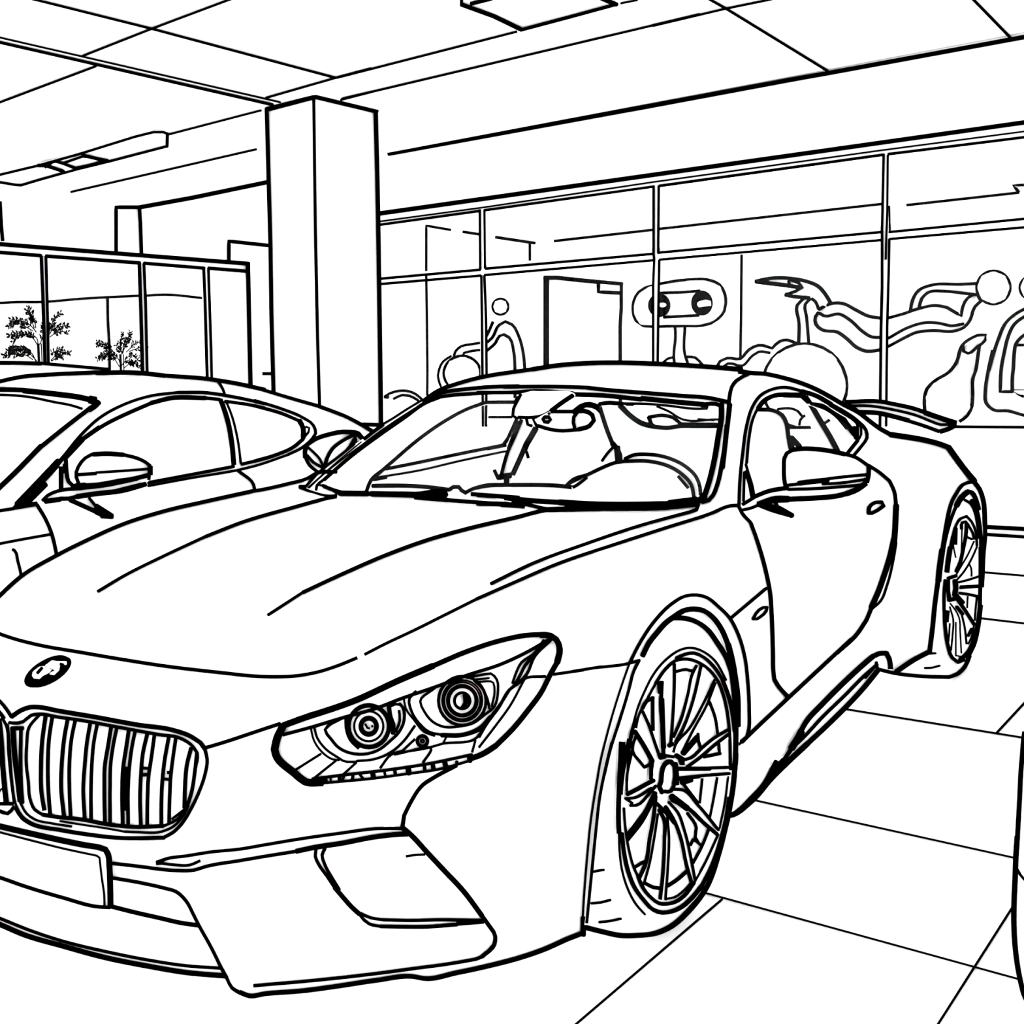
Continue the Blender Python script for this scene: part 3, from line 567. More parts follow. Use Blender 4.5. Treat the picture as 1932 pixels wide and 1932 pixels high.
SL = [('395,880 365,1100 355,1300 360,1550 385,1700', '455,880 425,1080 415,1300 418,1500 435,1730'), ('590,890 560,1050 535,1300 530,1500 555,1750', '655,905 620,1080 602,1300 602,1500 612,1760'),
      ('785,930 755,1100 735,1300 722,1500 735,1780', '845,945 815,1100 797,1300 790,1500 790,1800'), ('965,965 935,1150 910,1300 905,1500 910,1805', '1015,975 980,1150 960,1300 955,1500 955,1810'),
      ('1120,985 1095,1150 1068,1330 1060,1550 1065,1825', '1175,1000 1145,1150 1122,1330 1112,1500 1112,1825'), ('1280,1025 1240,1200 1222,1400 1215,1600 1222,1830', '1340,1045 1312,1250 1290,1400 1280,1600 1277,1830'),
      ('1465,1060 1430,1250 1408,1450 1400,1650 1400,1830', '1525,1075 1500,1250 1482,1400 1472,1600 1467,1810'), ('1660,1150 1622,1300 1605,1500 1600,1680', '1708,1200 1692,1350 1660,1550 1615,1690')]
for i, (a, b) in enumerate(SL):
    ra = ' '.join(b.split()[::-1])
    ex = ''
    if i == 4: ex = '9: @I 1092,1320 1088,1500 1088,1700'
    if i == 5: ex = '5: @I 1215,1328 1310,1335; 6: @I 1215,1390 1295,1385'
    if i == 6: ex = '5: @I 1450,1370 1490,1365; 5: @I 1430,1425 1480,1430'
    part('grille_slat', gr, BODY, '@I %s / %s' % (a, ra), '7: @I %s; 6.5: @I %s; %s' % (a, b, ex), off=0.003, thick=0.02, back=REAR)
# fragment of the second kidney and the moulding between them
part('grille', coupe, BODY, '@I 60,980 90,1200 105,1450 128,1640 / 60,1720 -100,1700 -700,1480 -1100,1250 -1250,900 -1000,700 -500,650 0,750 50,810',
     '6: @I -500,640 -200,660 0,752 50,812 100,888; 6: @I -60,780 0,850 35,900; 9: @I -10,900 10,1100 22,1300 40,1500 55,1640; 6: @I 0,1640 110,1640; 6: @I -80,1690 0,1705 65,1725 122,1665; 3: @I -20,1560 20,1500 35,1560; 6: @I -300,700 -330,1500; 6: @I -450,700 -480,1450; 6: @I -600,700 -630,1400; 6: @I -750,750 -780,1300', off=0.003, thick=0.06, back=REAR)
# badge: black ring with its light quarters
bd = part('badge', coupe, BODY, circ('I', 404, 490, 215, 95, -31), '', off=0.006, thick=0.01, back=REAR, mi=1)
part('badge_field', bd, BODY, '@I 282,500 300,480 340,450 380,445 / 400,450 440,475 420,500 360,530 335,555 295,552 278,530', '5: @I 365,460 325,505', off=0.008, thick=0.003, back=REAR)
part('badge_field', bd, BODY, '@I 390,440 450,395 490,402 570,402 575,435 / 515,425 / 505,480 460,522 430,515 440,500 / 478,482 430,460', '4: @I 520,425 545,430 560,470', off=0.008, thick=0.003, back=REAR)
mbl = MB(); mbl.line(BODY, circ('I', 404, 490, 212, 92, -31), 2, 0.008); mbl.build('badge_rim', bd)
# plate, lower grille, splitter, intake
part('license_plate', coupe, BODY, '@K -850,150 0,330 200,385 500,455 700,495 830,515 870,550 880,640 892,800 895,985 800,990 500,912 200,825 0,752 -850,560',
     '10.5: @K -850,155 0,338 200,385 500,452 700,492 800,508 850,525 / 870,560 882,660 888,800 892,985; 3: @K -850,205 0,387 250,452 500,515 780,575 / 802,592 / 820,750 840,900 842,975; 6: @K -850,560 0,752 200,822 500,912 800,988 890,992', off=0.012, thick=0.004, back=REAR)
part('lower_grille', coupe, BODY, '@K 905,755 1150,797 1330,838 1420,865 1500,940 1560,1050 1600,1135 / 1450,1117 1300,1082 1100,1037 910,990', '7.5: @K 905,988 1100,1035 1300,1080 1450,1115 1600,1140', off=-0.02, thick=0.02, back=REAR)
part('splitter', coupe, BODY, '@K -600,850 0,1080 250,1180 500,1260 850,1345 1200,1415 1500,1460 1780,1480 / 1825,1550 / 1500,1515 1200,1465 850,1395 500,1300 200,1215 0,1130 -600,900', '5: @K -600,850 0,1080 250,1180 500,1262 850,1347 1200,1417 1500,1462 1775,1482; 8.5: @K -600,890 0,1130 200,1215 500,1302 850,1397 1200,1467 1500,1517 1820,1545; 6: @K 1790,1490 1830,1560', off=0.006, thick=0.03, back=REAR)
part('air_intake', coupe, BODY, '@R 410,510 405,580 430,640 500,740 560,830 620,900 700,990 770,1060 820,1110 900,1140 1000,1150 1300,1150 1550,1130 1760,1110 / 1600,860 1450,700 1300,540 1160,405 / 900,425 600,480',
     '5.5: @R 415,510 405,580 430,640 500,740 560,830; 8: @R 560,830 620,900 700,990 760,1045; 5: @R 760,1045 800,1095 840,1125 930,1145; 6.5: @R 930,1145 1100,1148 1300,1148 1550,1130; 8: @R 1550,1122 1760,1105; 5.5: @R 485,515 460,570 480,640 550,770 600,850; 5: @R 770,1040 850,1075 950,1092; 5.5: @R 950,1092 1200,1097 1400,1092 1740,1097', off=0.004, thick=0.004, back=REAR)

def wheel_body(cu, cv, parent, r=0.33, nm='tyre'):
    mbw = MB(); n = 40; prof = [(0.0, 0.2), (0.26, 0.2), (r - 0.02, 0.21), (r, 0.17), (r, 0.03), (r - 0.02, 0.0), (0.25, 0.01), (0.0, 0.03)]
    for (rr_, vv) in prof:
        for j in range(n):
            a = 2 * math.pi * j / n; mbw.v.append(tuple(car(cu + rr_ * math.cos(a), cv - vv, r + rr_ * math.sin(a))))
    for i in range(len(prof) - 1):
        for j in range(n): mbw.face((i * n + j, i * n + (j + 1) % n, (i + 1) * n + (j + 1) % n, (i + 1) * n + j))
    return mbw.build(nm, parent)
# ---- near wheels: tyre, rim, spokes, hub, all on the plane of the wheel face
WF = PV(0.02)
def rimpanel(nm, parent, outline, lines, off=0.0, thick=0.02, **k): return part(nm, parent, WF, outline, lines, off=off, thick=thick, back=IN, **k)
whl = rimpanel('wheel', coupe, '@L 610,800 700,640 840,470 940,400 1010,350 1110,335 1200,350 1270,400 1360,520 1430,680 1470,850 1500,1100 1510,1400 1515,1700 @M 1495,200 1475,400 1415,720 1345,1000 1225,1330 1050,1550 900,1680 750,1745 600,1765 430,1762 280,1730 120,1690 / 155,1400 185,1100 215,800 250,500 @L 290,1850 350,1600 430,1350 520,1050',
    '''8.5: @L 920,415 990,415 1060,425 1140,455 1230,520 1320,640 1410,790 1450,900; 8: @L 1450,900 1475,1100 1495,1400; 9: @L 1490,1300 1490,1500 1485,1750 @M 1490,100 1480,250; 9: @M 1485,150 1465,400 1440,560 1410,720; 8.5: @M 1410,720 1340,1000 1220,1330 1050,1550 900,1680 750,1745 600,1762 430,1762 280,1730 120,1690;
     5: @L 610,800 560,900 520,1050 430,1350 350,1600 290,1850; 5: @M 360,0 300,250 250,500 215,800; 5: @M 215,800 185,1100 155,1400 130,1650;
     4: @M 195,1182 240,1172 285,1165; 4: @M 175,1470 260,1462 345,1440; 4: @M 247,1642 350,1630 440,1610''', off=-0.012, thick=0.003)
wheel_body(0.097, -0.02, whl, 0.332)
RIMO = '@L 1090,685 1000,705 900,755 800,850 720,960 640,1120 580,1300 530,1500 480,1700 445,1900 @M 425,450 412,650 415,850 440,1080 490,1280 560,1420 660,1540 760,1600 860,1600 960,1560 1080,1470 1200,1320 1300,1100 1370,850 1420,600 1450,400 1465,200 @L 1470,1700 1465,1500 1450,1300 1420,1100 1370,950 1300,810 1200,730'
rim = rimpanel('rim', whl, RIMO, '''3.5: @L 1400,980 1370,920 1300,805 1210,730 1120,692 1050,688 950,722 870,780 790,860 720,960 660,1080 600,1220 550,1400 520,1520; 8: @L 520,1520 490,1650 460,1800 445,1932; 8.5: @M 445,0 435,250 425,450 420,700 425,830; 3.5: @M 425,830 430,1000 455,1180 510,1350 580,1480 660,1570;
   7: @M 450,830 470,1000 510,1180 570,1330 650,1440 740,1530 820,1555 900,1545 1000,1500 1090,1420 1180,1310; 6: @M 1180,1310 1270,1130 1350,900 1400,700 1430,500;
   5.5: @L 950,780 1030,745 1110,735 1200,775 1290,860 1370,980; 7: @L 1370,980 1430,1150 1470,1350 1480,1450; 5: @L 760,1010 850,880 940,805 1050,790 1150,820 1250,890 1320,980 1380,1130 1420,1330 1435,1500 1440,1700 / 1440,1800; 3.5: @L 690,1140 760,1010; 3: @L 520,1520 550,1440 610,1290 690,1140;
   3: @L 555,1440 530,1560 510,1700 500,1900; 4: @M 560,0 530,150 500,300 495,450; 4: @M 470,600 480,750 495,870 520,1000 555,1130 600,1230; 6: @M 600,1230 650,1340 720,1420 790,1470 860,1475 930,1460 1020,1400 1110,1280; 3.5: @M 1110,1280 1200,1120 1290,930 1330,840; 3: @M 1420,310 1390,550 1340,790; 3.5: @L 580,1420 610,1290 640,1230;
   3: @M 850,1430 930,1415 1020,1350 1090,1275; 3: @M 450,480 465,250 475,0''', off=-0.006, thick=0.02)
SP = [('815,990 925,840 940,905 895,1590 845,1590', '8: @L 790,1000 800,1100; 7: @L 815,990 808,1200 825,1500 830,1680; 5: @L 930,830 930,1000 910,1400 895,1580; 5: @L 940,905 1040,885 1095,900; 9: @L 815,1150 830,1600'),
      ('1110,860 1180,840 1090,1250 935,1560 920,1500 1050,1100', '5: @L 1130,850 1095,920 1050,1120 990,1340 920,1500; 5: @L 1175,840 1150,960 1090,1200 1000,1440 940,1550'),
      ('1290,975 1305,1000 1200,1300 1000,1630 930,1620 1050,1450', '4: @L 1295,980 1190,1200 1060,1430 940,1570 920,1640; 3.5: @L 1305,1005 1220,1220 1100,1440 1000,1640'),
      ('1425,1430 1430,1475 1100,1740 1050,1770 1000,1700', '5: @L 1425,1430 1290,1510 1180,1600 1080,1690 1010,1710; 5: @L 1430,1470 1300,1570 1160,1690 1050,1770; 6: @L 1200,1680 1345,1650; 5: @L 1335,1560 1340,1650; 5: @L 1250,1180 1300,1320 1325,1480; 4: @L 1240,1180 1290,1000'),
      ('950,1790 1430,1780 1430,1835 1100,1870 950,1875', '7: @L 950,1790 1250,1788; 5: @L 1250,1782 1430,1777; 7: @L 950,1880 1150,1860; 5: @L 1150,1855 1430,1833'),
      ('925,430 1000,440 1330,800 1315,840 1200,760 910,530', '5: @M 925,430 1000,435 1150,580 1330,800; 7: @M 910,530 1050,600 1200,740 1315,838; 12: @M 910,500 1040,600'),
      ('870,560 960,620 1050,900 1120,1260 1085,1280 1000,950 920,700', '6: @M 850,590 920,700 980,850 1040,1120 1085,1280; 4.5: @M 880,550 960,640 1020,800 1080,1050 1120,1265'),
      ('790,620 870,680 880,900 855,1430 800,1430 830,900', '6: @M 790,620 830,690 838,900 825,1200 800,1435; 4: @M 865,685 880,850 870,1150 848,1440'),
      ('750,500 790,620 700,1150 650,1300 610,1240 690,960', '6.5: @M 760,490 740,680 700,900 670,1100 610,1240; 4: @M 780,650 745,880 700,1120 650,1300'),
      ('760,420 760,490 620,760 500,900 500,830', '8: @M 755,460 660,650 600,730 510,840; 5: @M 760,480 640,720 500,900; 9: @M 640,680 530,830'),
      ('700,340 760,400 640,500 560,585 540,540 500,500', '7: @M 740,350 680,380 590,430 500,475; 4.5: @M 490,515 560,510 720,420; 4.5: @M 545,550 530,580 580,578 700,470 760,400; 4.5: @M 485,515 530,545'),
      ('570,1450 620,1480 750,1720 700,1750 660,1770 555,1640', '8: @L 570,1450 640,1560 730,1720; 5: @L 580,1490 555,1560 550,1630 620,1730 655,1775 / 710,1750; 5: @L 600,1500 700,1680 / 720,1700 710,1850'),
      ('630,1260 700,1140 735,1110 790,1650 800,1680', '5: @L 640,1265 700,1400 750,1550 795,1680; 6: @L 733,1130 733,1300 735,1440; 6: @L 640,1240 680,1170 735,1145')]
for o_, l_ in SP:
    fr_ = l_[l_.index('@'):][:2]
    rimpanel('spoke', whl, fr_ + ' ' + o_, l_, off=0.0, thick=0.02, straight=False)
rimpanel('hub_cap', whl, '@L 890,1700 930,1740 955,1800 960,1900 @M 950,380 930,430 880,480 800,430 770,380 762,330 @L 772,1830 795,1770 840,1720', '''9: @L 935,1740 945,1800 948,1932; 8: @L 930,1760 900,1725 870,1725 840,1750 815,1830 800,1932 @M 790,400 815,460; 6: @M 935,330 925,400 900,445 870,455 840,450; 9: @M 935,200 942,320 930,390; 4: @L 720,1700 725,1850; 7: @M 720,180 715,340; 5: @L 800,1660 850,1670 920,1680; 7: @L 800,1690 840,1680; 7: @L 880,1580 910,1560''', off=0.004)
rimpanel('inner_rim', whl, circ('M', 880, 330, 330, 700), '5: @L 1145,1465 1150,1540 1170,1600; 9: @L 1140,1500 1010,1650; 9: @L 950,1670 1000,1700 1000,1750 @L 1000,1740 990,1700; 4: @M 1185,330 1160,560; 4: @M 1320,320 1290,500 1250,700; 5: @M 1010,380 1140,550; 9: @M 1000,370 1080,345; 5: @M 1240,800 1210,880 1180,950 1100,1100; 5: @M 1050,650 1130,780 1120,870 1170,940 / 1100,890 1075,940; 5: @M 570,1140 650,1090; 6: @M 670,1290 740,1325 790,1332; 6: @M 870,1310 960,1250 1040,1180; 6: @M 770,560 830,620 900,700 930,740', off=-0.004, thick=0.003)
# rear wheel
WR = PV(0.012)
def rp(nm, parent, outline, lines, off=0.0, thick=0.02, dw=-1.0): return part(nm, parent, WR, outline, lines, off=off, thick=thick, back=IN, dw=dw)
wr = rp('wheel', coupe, '@O 400,215 440,220 480,300 505,420 525,600 530,700 525,900 515,1200 500,1350 480,1480 440,1600 400,1690 350,1760 300,1810 220,1830 0,1830 -200,1815 / -330,1790 / -200,1690 50,1610 / 90,1400 130,1100 170,750 210,530 270,370 350,250',
   '''8: @O 395,215 430,225 465,280 490,370; 9: @O 432,300 468,380 488,480 502,620; 6: @O 508,620 512,800 507,1000 503,1200; 9: @O 505,1200 480,1400 440,1560 400,1640; 7: @N 930,590 1030,615 1250,640 1420,645 / 1480,620 1530,570 1560,500; 5: @O 370,290 420,320 460,400 480,500; 4: @O 25,1750 80,1748 150,1730; 4: @O 0,1640 60,1625 115,1622; 6: @O 400,1640 390,1700''', off=-0.008, thick=0.003)
wheel_body(3.06, -0.03, wr, 0.33)
rr = rp('rim', wr, '@O 375,425 320,450 290,510 250,640 220,800 200,950 188,1100 185,1250 195,1450 220,1600 260,1690 310,1705 370,1670 430,1580 480,1400 495,1200 500,950 485,700 460,550 420,460',
   '''5.5: @O 385,432 330,455 295,510 270,590; 9: @O 245,700 225,830 215,920; 7: @O 270,600 245,720; 6: @O 200,980 190,1100 190,1250; 10: @O 215,1250 205,1350; 7: @O 195,1250 200,1400 225,1560 260,1660 310,1700 360,1680; 8: @O 330,1680 400,1610 450,1500 480,1380; 5: @O 385,432 430,480 465,570 475,690; 6: @O 345,490 375,480 400,510; 5: @O 500,700 500,900 497,1100 490,1300;
   6: @O 340,500 342,545; 3: @O 345,545 340,740; 3: @O 270,600 270,680 292,790; 8: @O 290,530 285,680; 7: @O 385,500 378,600 355,720 330,830 295,910; 5: @O 400,510 440,580 450,630; 5: @O 385,610 430,632; 3.5: @O 450,650 400,760 330,880 290,950; 4: @O 475,700 420,820 350,930 305,980; 3.5: @O 410,850 425,880 428,955; 5: @O 320,1005 400,985 490,955;
   3: @O 330,1038 490,1030; 5: @O 330,1055 490,1045; 6: @O 325,1100 400,1110 490,1130; 4: @O 475,1130 465,1220 455,1340; 3.5: @O 395,1125 390,1230; 9: @O 280,1105 350,1180; 7: @O 280,1120 340,1200 400,1290 450,1370; 7: @O 300,1220 350,1280; 3: @O 245,1190 290,1250 320,1310 330,1440 340,1620; 4: @O 340,1270 370,1400 385,1540;
   3.5: @O 240,1220 270,1330 265,1450 250,1600; 3: @O 292,1350 292,1640; 3.5: @O 240,1360 230,1500 225,1540; 6: @O 430,1410 400,1470; 3.5: @O 450,1370 420,1500 400,1540; 3: @O 290,1640 340,1650''', off=-0.003, dw=-1.6)
rp('hub_cap', wr, '@O 260,960 310,1000 320,1060 300,1110 260,1170 225,1150 210,1060 230,980', '9: @O 285,990 292,1060 280,1120; 7: @O 225,985 225,1080 235,1150; 7: @O 230,970 290,950; 8: @O 235,1160 280,1150', off=0.003)
for sp_ in ('@O 290,910 300,980 470,700 450,650', '@O 320,1010 490,960 490,1040 320,1050', '@O 280,1120 330,1170 460,1360 440,1400 340,1270', '@O 350,530 380,500 350,740 290,900'):
    rp('spoke', wr, sp_, '', off=-0.001, thick=0.01)

# ---- flank
DR = '@H 950,740 1080,840 1105,930 1120,1100 1105,1230 1050,1400 1000,1560 930,1720 860,1810 740,1932 @N 780,360 320,785'
part('door', coupe, BODY, '@H 130,1040 190,1100 240,1240 290,1420 315,1550 325,1700 333,1932 @N 215,600 222,660 / 320,785 / 780,360 / @H 860,1810 930,1720 1000,1560 1050,1400 1105,1230 1120,1100 1105,930 1080,840 950,740 / 850,670 700,650 / 420,880 250,930 140,1000',
     '''5.5: @H 940,735 1010,780 1075,835 / 1105,900 1118,1000; 9: @H 1118,990 1112,1120 1105,1230; 9: @H 1105,1200 1075,1330 1040,1440 1005,1540 960,1640; 6.5: @H 980,1600 930,1720 / 870,1810 740,1932; 6: @N 750,385 320,785; 3.5: @H 1118,1230 1105,1310 1060,1500 1020,1600 965,1650''', thick=0.005, back=IN)
part('door_handle', coupe, BODY, '@H 940,1040 945,1005 985,970 1025,968 1040,995 1000,1025 965,1043', '6: @H 942,1040 945,1005 985,972 1025,970 1038,995 1000,1022 965,1040 942,1040', off=0.006, thick=0.012, back=IN)
part('rear_fender', coupe, BODY, '''@H 180,150 280,150 400,175 500,205 600,245 700,300 780,345 880,400 960,460 1020,505 1080,540 1200,555 1300,575 1400,600 1450,620 1500,690 1560,770 1620,840 1650,890 @O 500,200 530,290 545,480 540,700 / 525,690 / 505,420 480,300 440,225 400,212 350,250 270,370 210,530 170,750 130,1100 90,1400 / 55,1610 / -200,1700 -330,1790 / @N 1010,560 1000,500 960,470 900,480 / 780,600 / 380,1000 40,1290 / 40,1050 / 320,785 780,360 /
 @H 860,1810 930,1720 1000,1560 1050,1400 1105,1230 1120,1100 1105,930 1080,840 950,740 / 850,670 900,610 930,560 925,510 880,460 800,410 700,340 600,290 500,260 410,240 330,250 250,290 200,360 165,480 140,650 120,850 115,1000 / 60,975 / -50,985 / 20,750 45,450 50,330 70,230 110,190''',
 '''7: @H 120,133 180,145 280,152 400,178 500,207 600,247 700,300 780,347 880,400 960,462 1020,505 1085,540; 9.5: @H 1085,540 1200,557 1300,575 1400,602 1450,620 / 1500,690 1560,770 1615,835; 7: @O 440,120 500,200 530,290 543,450 545,520; 6: @O 545,510 545,620 533,750 524,950 518,1050;
 5.5: @O 430,135 390,142 350,160 300,230 260,300 235,380 210,500 190,620 175,720; 9: @O 175,720 150,900 140,1000; 7: @O 140,980 110,1200 90,1400 65,1600; 5: @O 395,215 350,255 310,320 260,430 225,540 200,640 185,720; 9: @O 395,220 340,270 300,340; 8: @N 1285,470 1180,525 1060,605; 
 8: @N 905,500 940,482 990,480 / 1010,520 1018,590; 6: @H 180,152 140,170 100,195 70,235 55,300 48,400 40,480; 8: @H 40,480 25,620 10,750; 7: @G 1845,400 1820,600 1790,800 1745,1000 1720,1060 1690,1095 1640,1110;
 5: @H 115,1005 120,850 140,650 165,480 200,365 250,292 330,250 410,238 500,258 600,292; 8: @H 520,265 600,290 700,345; 5: @H 700,345 800,410 880,460 925,510 932,560 900,610 850,670''', thick=0.005, back=IN, holes=['@X 1700,1237 1701,1236 1702,1239'] if False else [])
part('side_skirt', coupe, BODY, '@N 0,1440 150,1290 290,1190 / 400,1030 430,950 550,830 700,680 850,540 940,482 990,482 1015,590 930,600 850,700 600,950 300,1230 90,1470 0,1550 -50,1590 / @M 1500,650 1465,650',
     '''8.5: @N 900,500 830,560 700,680 550,830 440,950 400,1020; 12: @N 405,1020 385,1060 340,1130; 6: @N 340,1130 290,1205; 5: @N 925,560 850,625 700,775 550,920 430,1050 340,1140 290,1215; 3.5: @N 910,575 845,650; 8: @N 930,600 850,700 600,960 450,1100; 9: @N 450,1100 300,1240 200,1340 90,1470 0,1550; 9: @N 0,1550 -20,1565; 6: @N 280,1210 200,1310; 4: @N 920,540 930,590; 5: @N 930,590 1015,610; 9: @M 1860,180 1740,400 1620,530 1530,620 1460,665 1430,670; 8: @N 90,1470 -30,1575''', off=0.004, thick=0.008, back=IN)
part('sill', coupe, BODY, '@N 40,1050 380,1000 900,480 850,540 700,680 550,830 430,950 400,1030 290,1190 90,1400 0,1480 @M 1500,630 1462,660 1478,600 1497,420 1515,200 1522,50 @L 1520,1600', '', off=-0.004, thick=0.005, back=IN)
# ---- roof, pillars, glass
part('roof', coupe, BODY, '''@F 1250,370 1330,300 1400,275 1500,240 1600,210 1700,190 1932,155 @G 400,140 600,112 800,95 1000,90 1200,94 1400,104 1700,124 1932,145 @H 180,150 / 110,190 70,230 52,330 45,420 / @G 1780,400 1650,395 1500,385 1200,360 900,330 700,325 400,303 300,310 0,317 @F 1600,325 1360,345 /''',
 '''8: @F 1230,375 1330,305 1400,272; 7: @F 1400,272 1500,240 1600,212 1700,190 1932,155 @G 400,142; 8: @G 400,142 600,112 800,97 1000,93 1200,97 1400,106 1700,124 1932,143; 7: @H 110,137 180,148; 9: @F 1250,370 1330,320 1360,320;
 6.5: @F 1340,315 1450,297 1600,280 1760,268 1932,265 @G 200,268 600,268 800,275; 7: @G 800,275 900,287 1200,312 1500,335 1700,352 1820,378; 6: @F 1340,345 1450,330 1600,320 1760,312 1932,312; 6: @G 0,313 300,308 400,300 700,315; 8: @G 700,325 900,332 1200,362; 9: @G 1200,355 1500,385 1650,398; 7: @G 1650,398 1740,395 1785,410''', thick=0.004, back=DOWN)
part('front_pillar', coupe, BODY, '''@F 1250,370 1360,345 1250,385 1100,490 900,630 700,780 600,865 510,950 490,985 600,1035 / 540,1060 330,1010 / 380,960 600,780 730,690 840,615 1000,500 1100,430''',
 '''5: @F 1230,362 1100,440 1000,505 930,545; 8: @F 940,545 870,595 800,650; 6: @F 730,685 600,790 520,850 450,910 / 380,990; 3.5: @F 1260,370 1100,470 950,570 800,680 600,830 500,910 400,1005; 3: @F 780,670 640,785 540,870 440,960 390,1005; 8: @F 1350,345 1250,385 1100,490 900,630 700,780 600,865 510,945; 6: @F 500,950 455,990 450,1020;
 9: @F 330,1000 370,1000; 6: @F 330,1002 430,1040 540,1065 600,1062; 8: @F 500,990 560,1015 640,1040; 4: @F 470,985 510,990 600,1050; 11: @F 620,1045 830,1048''', dw=-1.6, off=0.003, thick=0.03, back=REAR)
part('front_pillar', coupe, BODY, '@G 1785,400 1845,400 1820,600 1790,800 1740,1000 1700,1090 1600,1110 1650,1040 1720,750 1780,500', '9: @G 1782,400 1780,500 1760,620 1730,800 1700,930 1660,1060; 8: @G 1640,1060 1660,1100; 11: @G 1600,1110 1660,1070', off=0.002, thick=0.03, back=REAR)
WS = '@F 1360,345 1250,385 1100,490 900,630 700,780 600,865 510,950 490,985 600,1035 680,1040 900,1055 1250,1065 1700,1075 @G 300,1120 600,1140 1000,1145 1300,1140 1600,1115 1660,1040 1720,800 1775,500 1780,400 1650,395 1500,385 1200,360 900,330 700,325 400,303 300,310 0,317 @F 1600,325'
part('windshield', coupe, BODY, WS, '', off=-0.006, thick=0.005, back=REAR, mi=2)
part('side_window', coupe, BODY, '@H 115,1000 120,850 140,650 165,480 200,360 250,290 330,250 410,240 500,260 600,290 700,340 800,410 880,460 925,510 930,560 900,610 850,670 700,650 420,880', '', off=-0.006, thick=0.005, back=IN, mi=2)
part('window_trim', coupe, BODY, '@H 115,1000 120,850 140,650 165,480 200,360 250,290 330,250 410,240 500,260 600,290 700,340 800,410 880,460 925,510 930,560 900,610 850,670 / 820,650 880,590 / 890,500 860,470 750,400 560,290 420,280 340,290 260,335 225,400 200,470 180,580 165,750 150,960 / 300,910 / 420,880 / 420,900 250,945',
     '''4: @H 145,965 150,780; 4.5: @H 165,720 180,560 205,440 235,375 265,335; 8: @H 240,370 270,330 340,292 420,285; 9: @H 400,287 510,290; 9: @H 500,275 560,330; 8: @H 700,350 780,395 860,450 890,480; 3: @H 888,470 895,540 870,585; 6: @H 870,580 810,655; 4: @H 870,470 872,560; 9: @H 165,780 190,860 205,940; 4: @H 160,730 180,800; 9: @H 850,500 865,560''', off=0.0, thick=0.005, back=IN)
# ---- mirrors
MS = TPS('1395,965v=.01 1420,985v=.03 1480,945v=.07 1478,930v=.07 1478,870v=.07 1490,850v=.08 1560,850v=.13 1640,875v=.2 1638,905v=.2 1580,935v=.14')
mr = part('door_mirror', coupe, MS, '@H 440,640 520,632 600,632 700,648 830,675 900,705 942,740 942,800 930,850 870,900 750,932 500,950 350,965 250,990 140,1030 / 150,1000 300,930 415,895 / 405,850 400,740 410,670', '''6.5: @H 415,880 408,850 402,740 405,690 420,660 450,642; 8: @H 450,638 520,630 600,632 700,645 790,665; 6: @H 780,662 860,685 935,735; 7: @H 942,735 942,800 930,850; 10: @H 925,850 870,890 800,918; 9: @H 820,912 750,930 600,945 500,950; 9: @H 520,948 400,955; 6: @H 430,962 330,968 250,990;
  5: @H 430,862 500,855; 9: @H 500,850 600,838 680,830; 5: @H 680,822 800,808 935,795; 4.5: @H 650,855 750,850 930,825; 8: @H 205,940 300,902 420,880; 6: @H 140,985 205,945; 5: @H 140,1020 190,1010 250,985; 8: @H 240,980 350,945 430,945; 5: @H 430,890 600,885 800,870 910,860; 4: @H 420,885 430,862''', thick=0.07)
part('mirror_stalk', mr, PV(0.02), '@H 240,985 290,975 355,975 460,1055 350,1030', '9: @H 250,990 300,1010 450,1055; 10: @H 370,1010 450,1055; 6: @H 350,975 360,1000 440,1045; 5: @H 270,975 350,1000', thick=0.03)
MF = PV(-1.75)
mr = part('door_mirror', coupe, MF, '@F 380,690 450,650 550,615 640,595 730,597 780,640 800,660 500,880 460,900 400,850 365,780', '''8: @F 385,690 450,648 550,615 640,598 720,600; 9: @F 700,600 755,610 785,645; 8: @F 378,700 368,740 370,790; 6: @F 370,780 400,840 460,890; 4: @F 385,705 440,755 480,800 495,835; 5: @F 385,770 430,820 490,855; 6: @F 720,622 640,665 570,720 530,790 515,840; 8: @F 735,650 700,710 600,800 500,870; 5: @F 735,625 735,675 790,670; 6: @F 500,845 520,840''', thick=0.08)
# ---- rear wing
part('rear_wing', coupe, PU(3.9), '@H 780,332 1020,330 1100,345 1250,380 1400,430 1510,468 1470,500 1400,527 1370,512 1300,485 1150,440 1000,402 880,395 800,352', '''7: @H 790,332 1020,330 1100,345 1250,380 1300,398; 9: @H 1300,400 1400,435 1500,467; 10: @H 1450,470 1500,475; 8: @H 1500,478 1450,505 1395,522; 6: @H 1395,522 1300,487 1150,440; 8: @H 1200,452 1100,425 1000,403 880,398; 4: @H 800,357 950,358 1100,382 1250,420 1350,460 1400,477 1450,475; 7: @H 800,340 880,400''', thick=0.05, back=tuple(U))

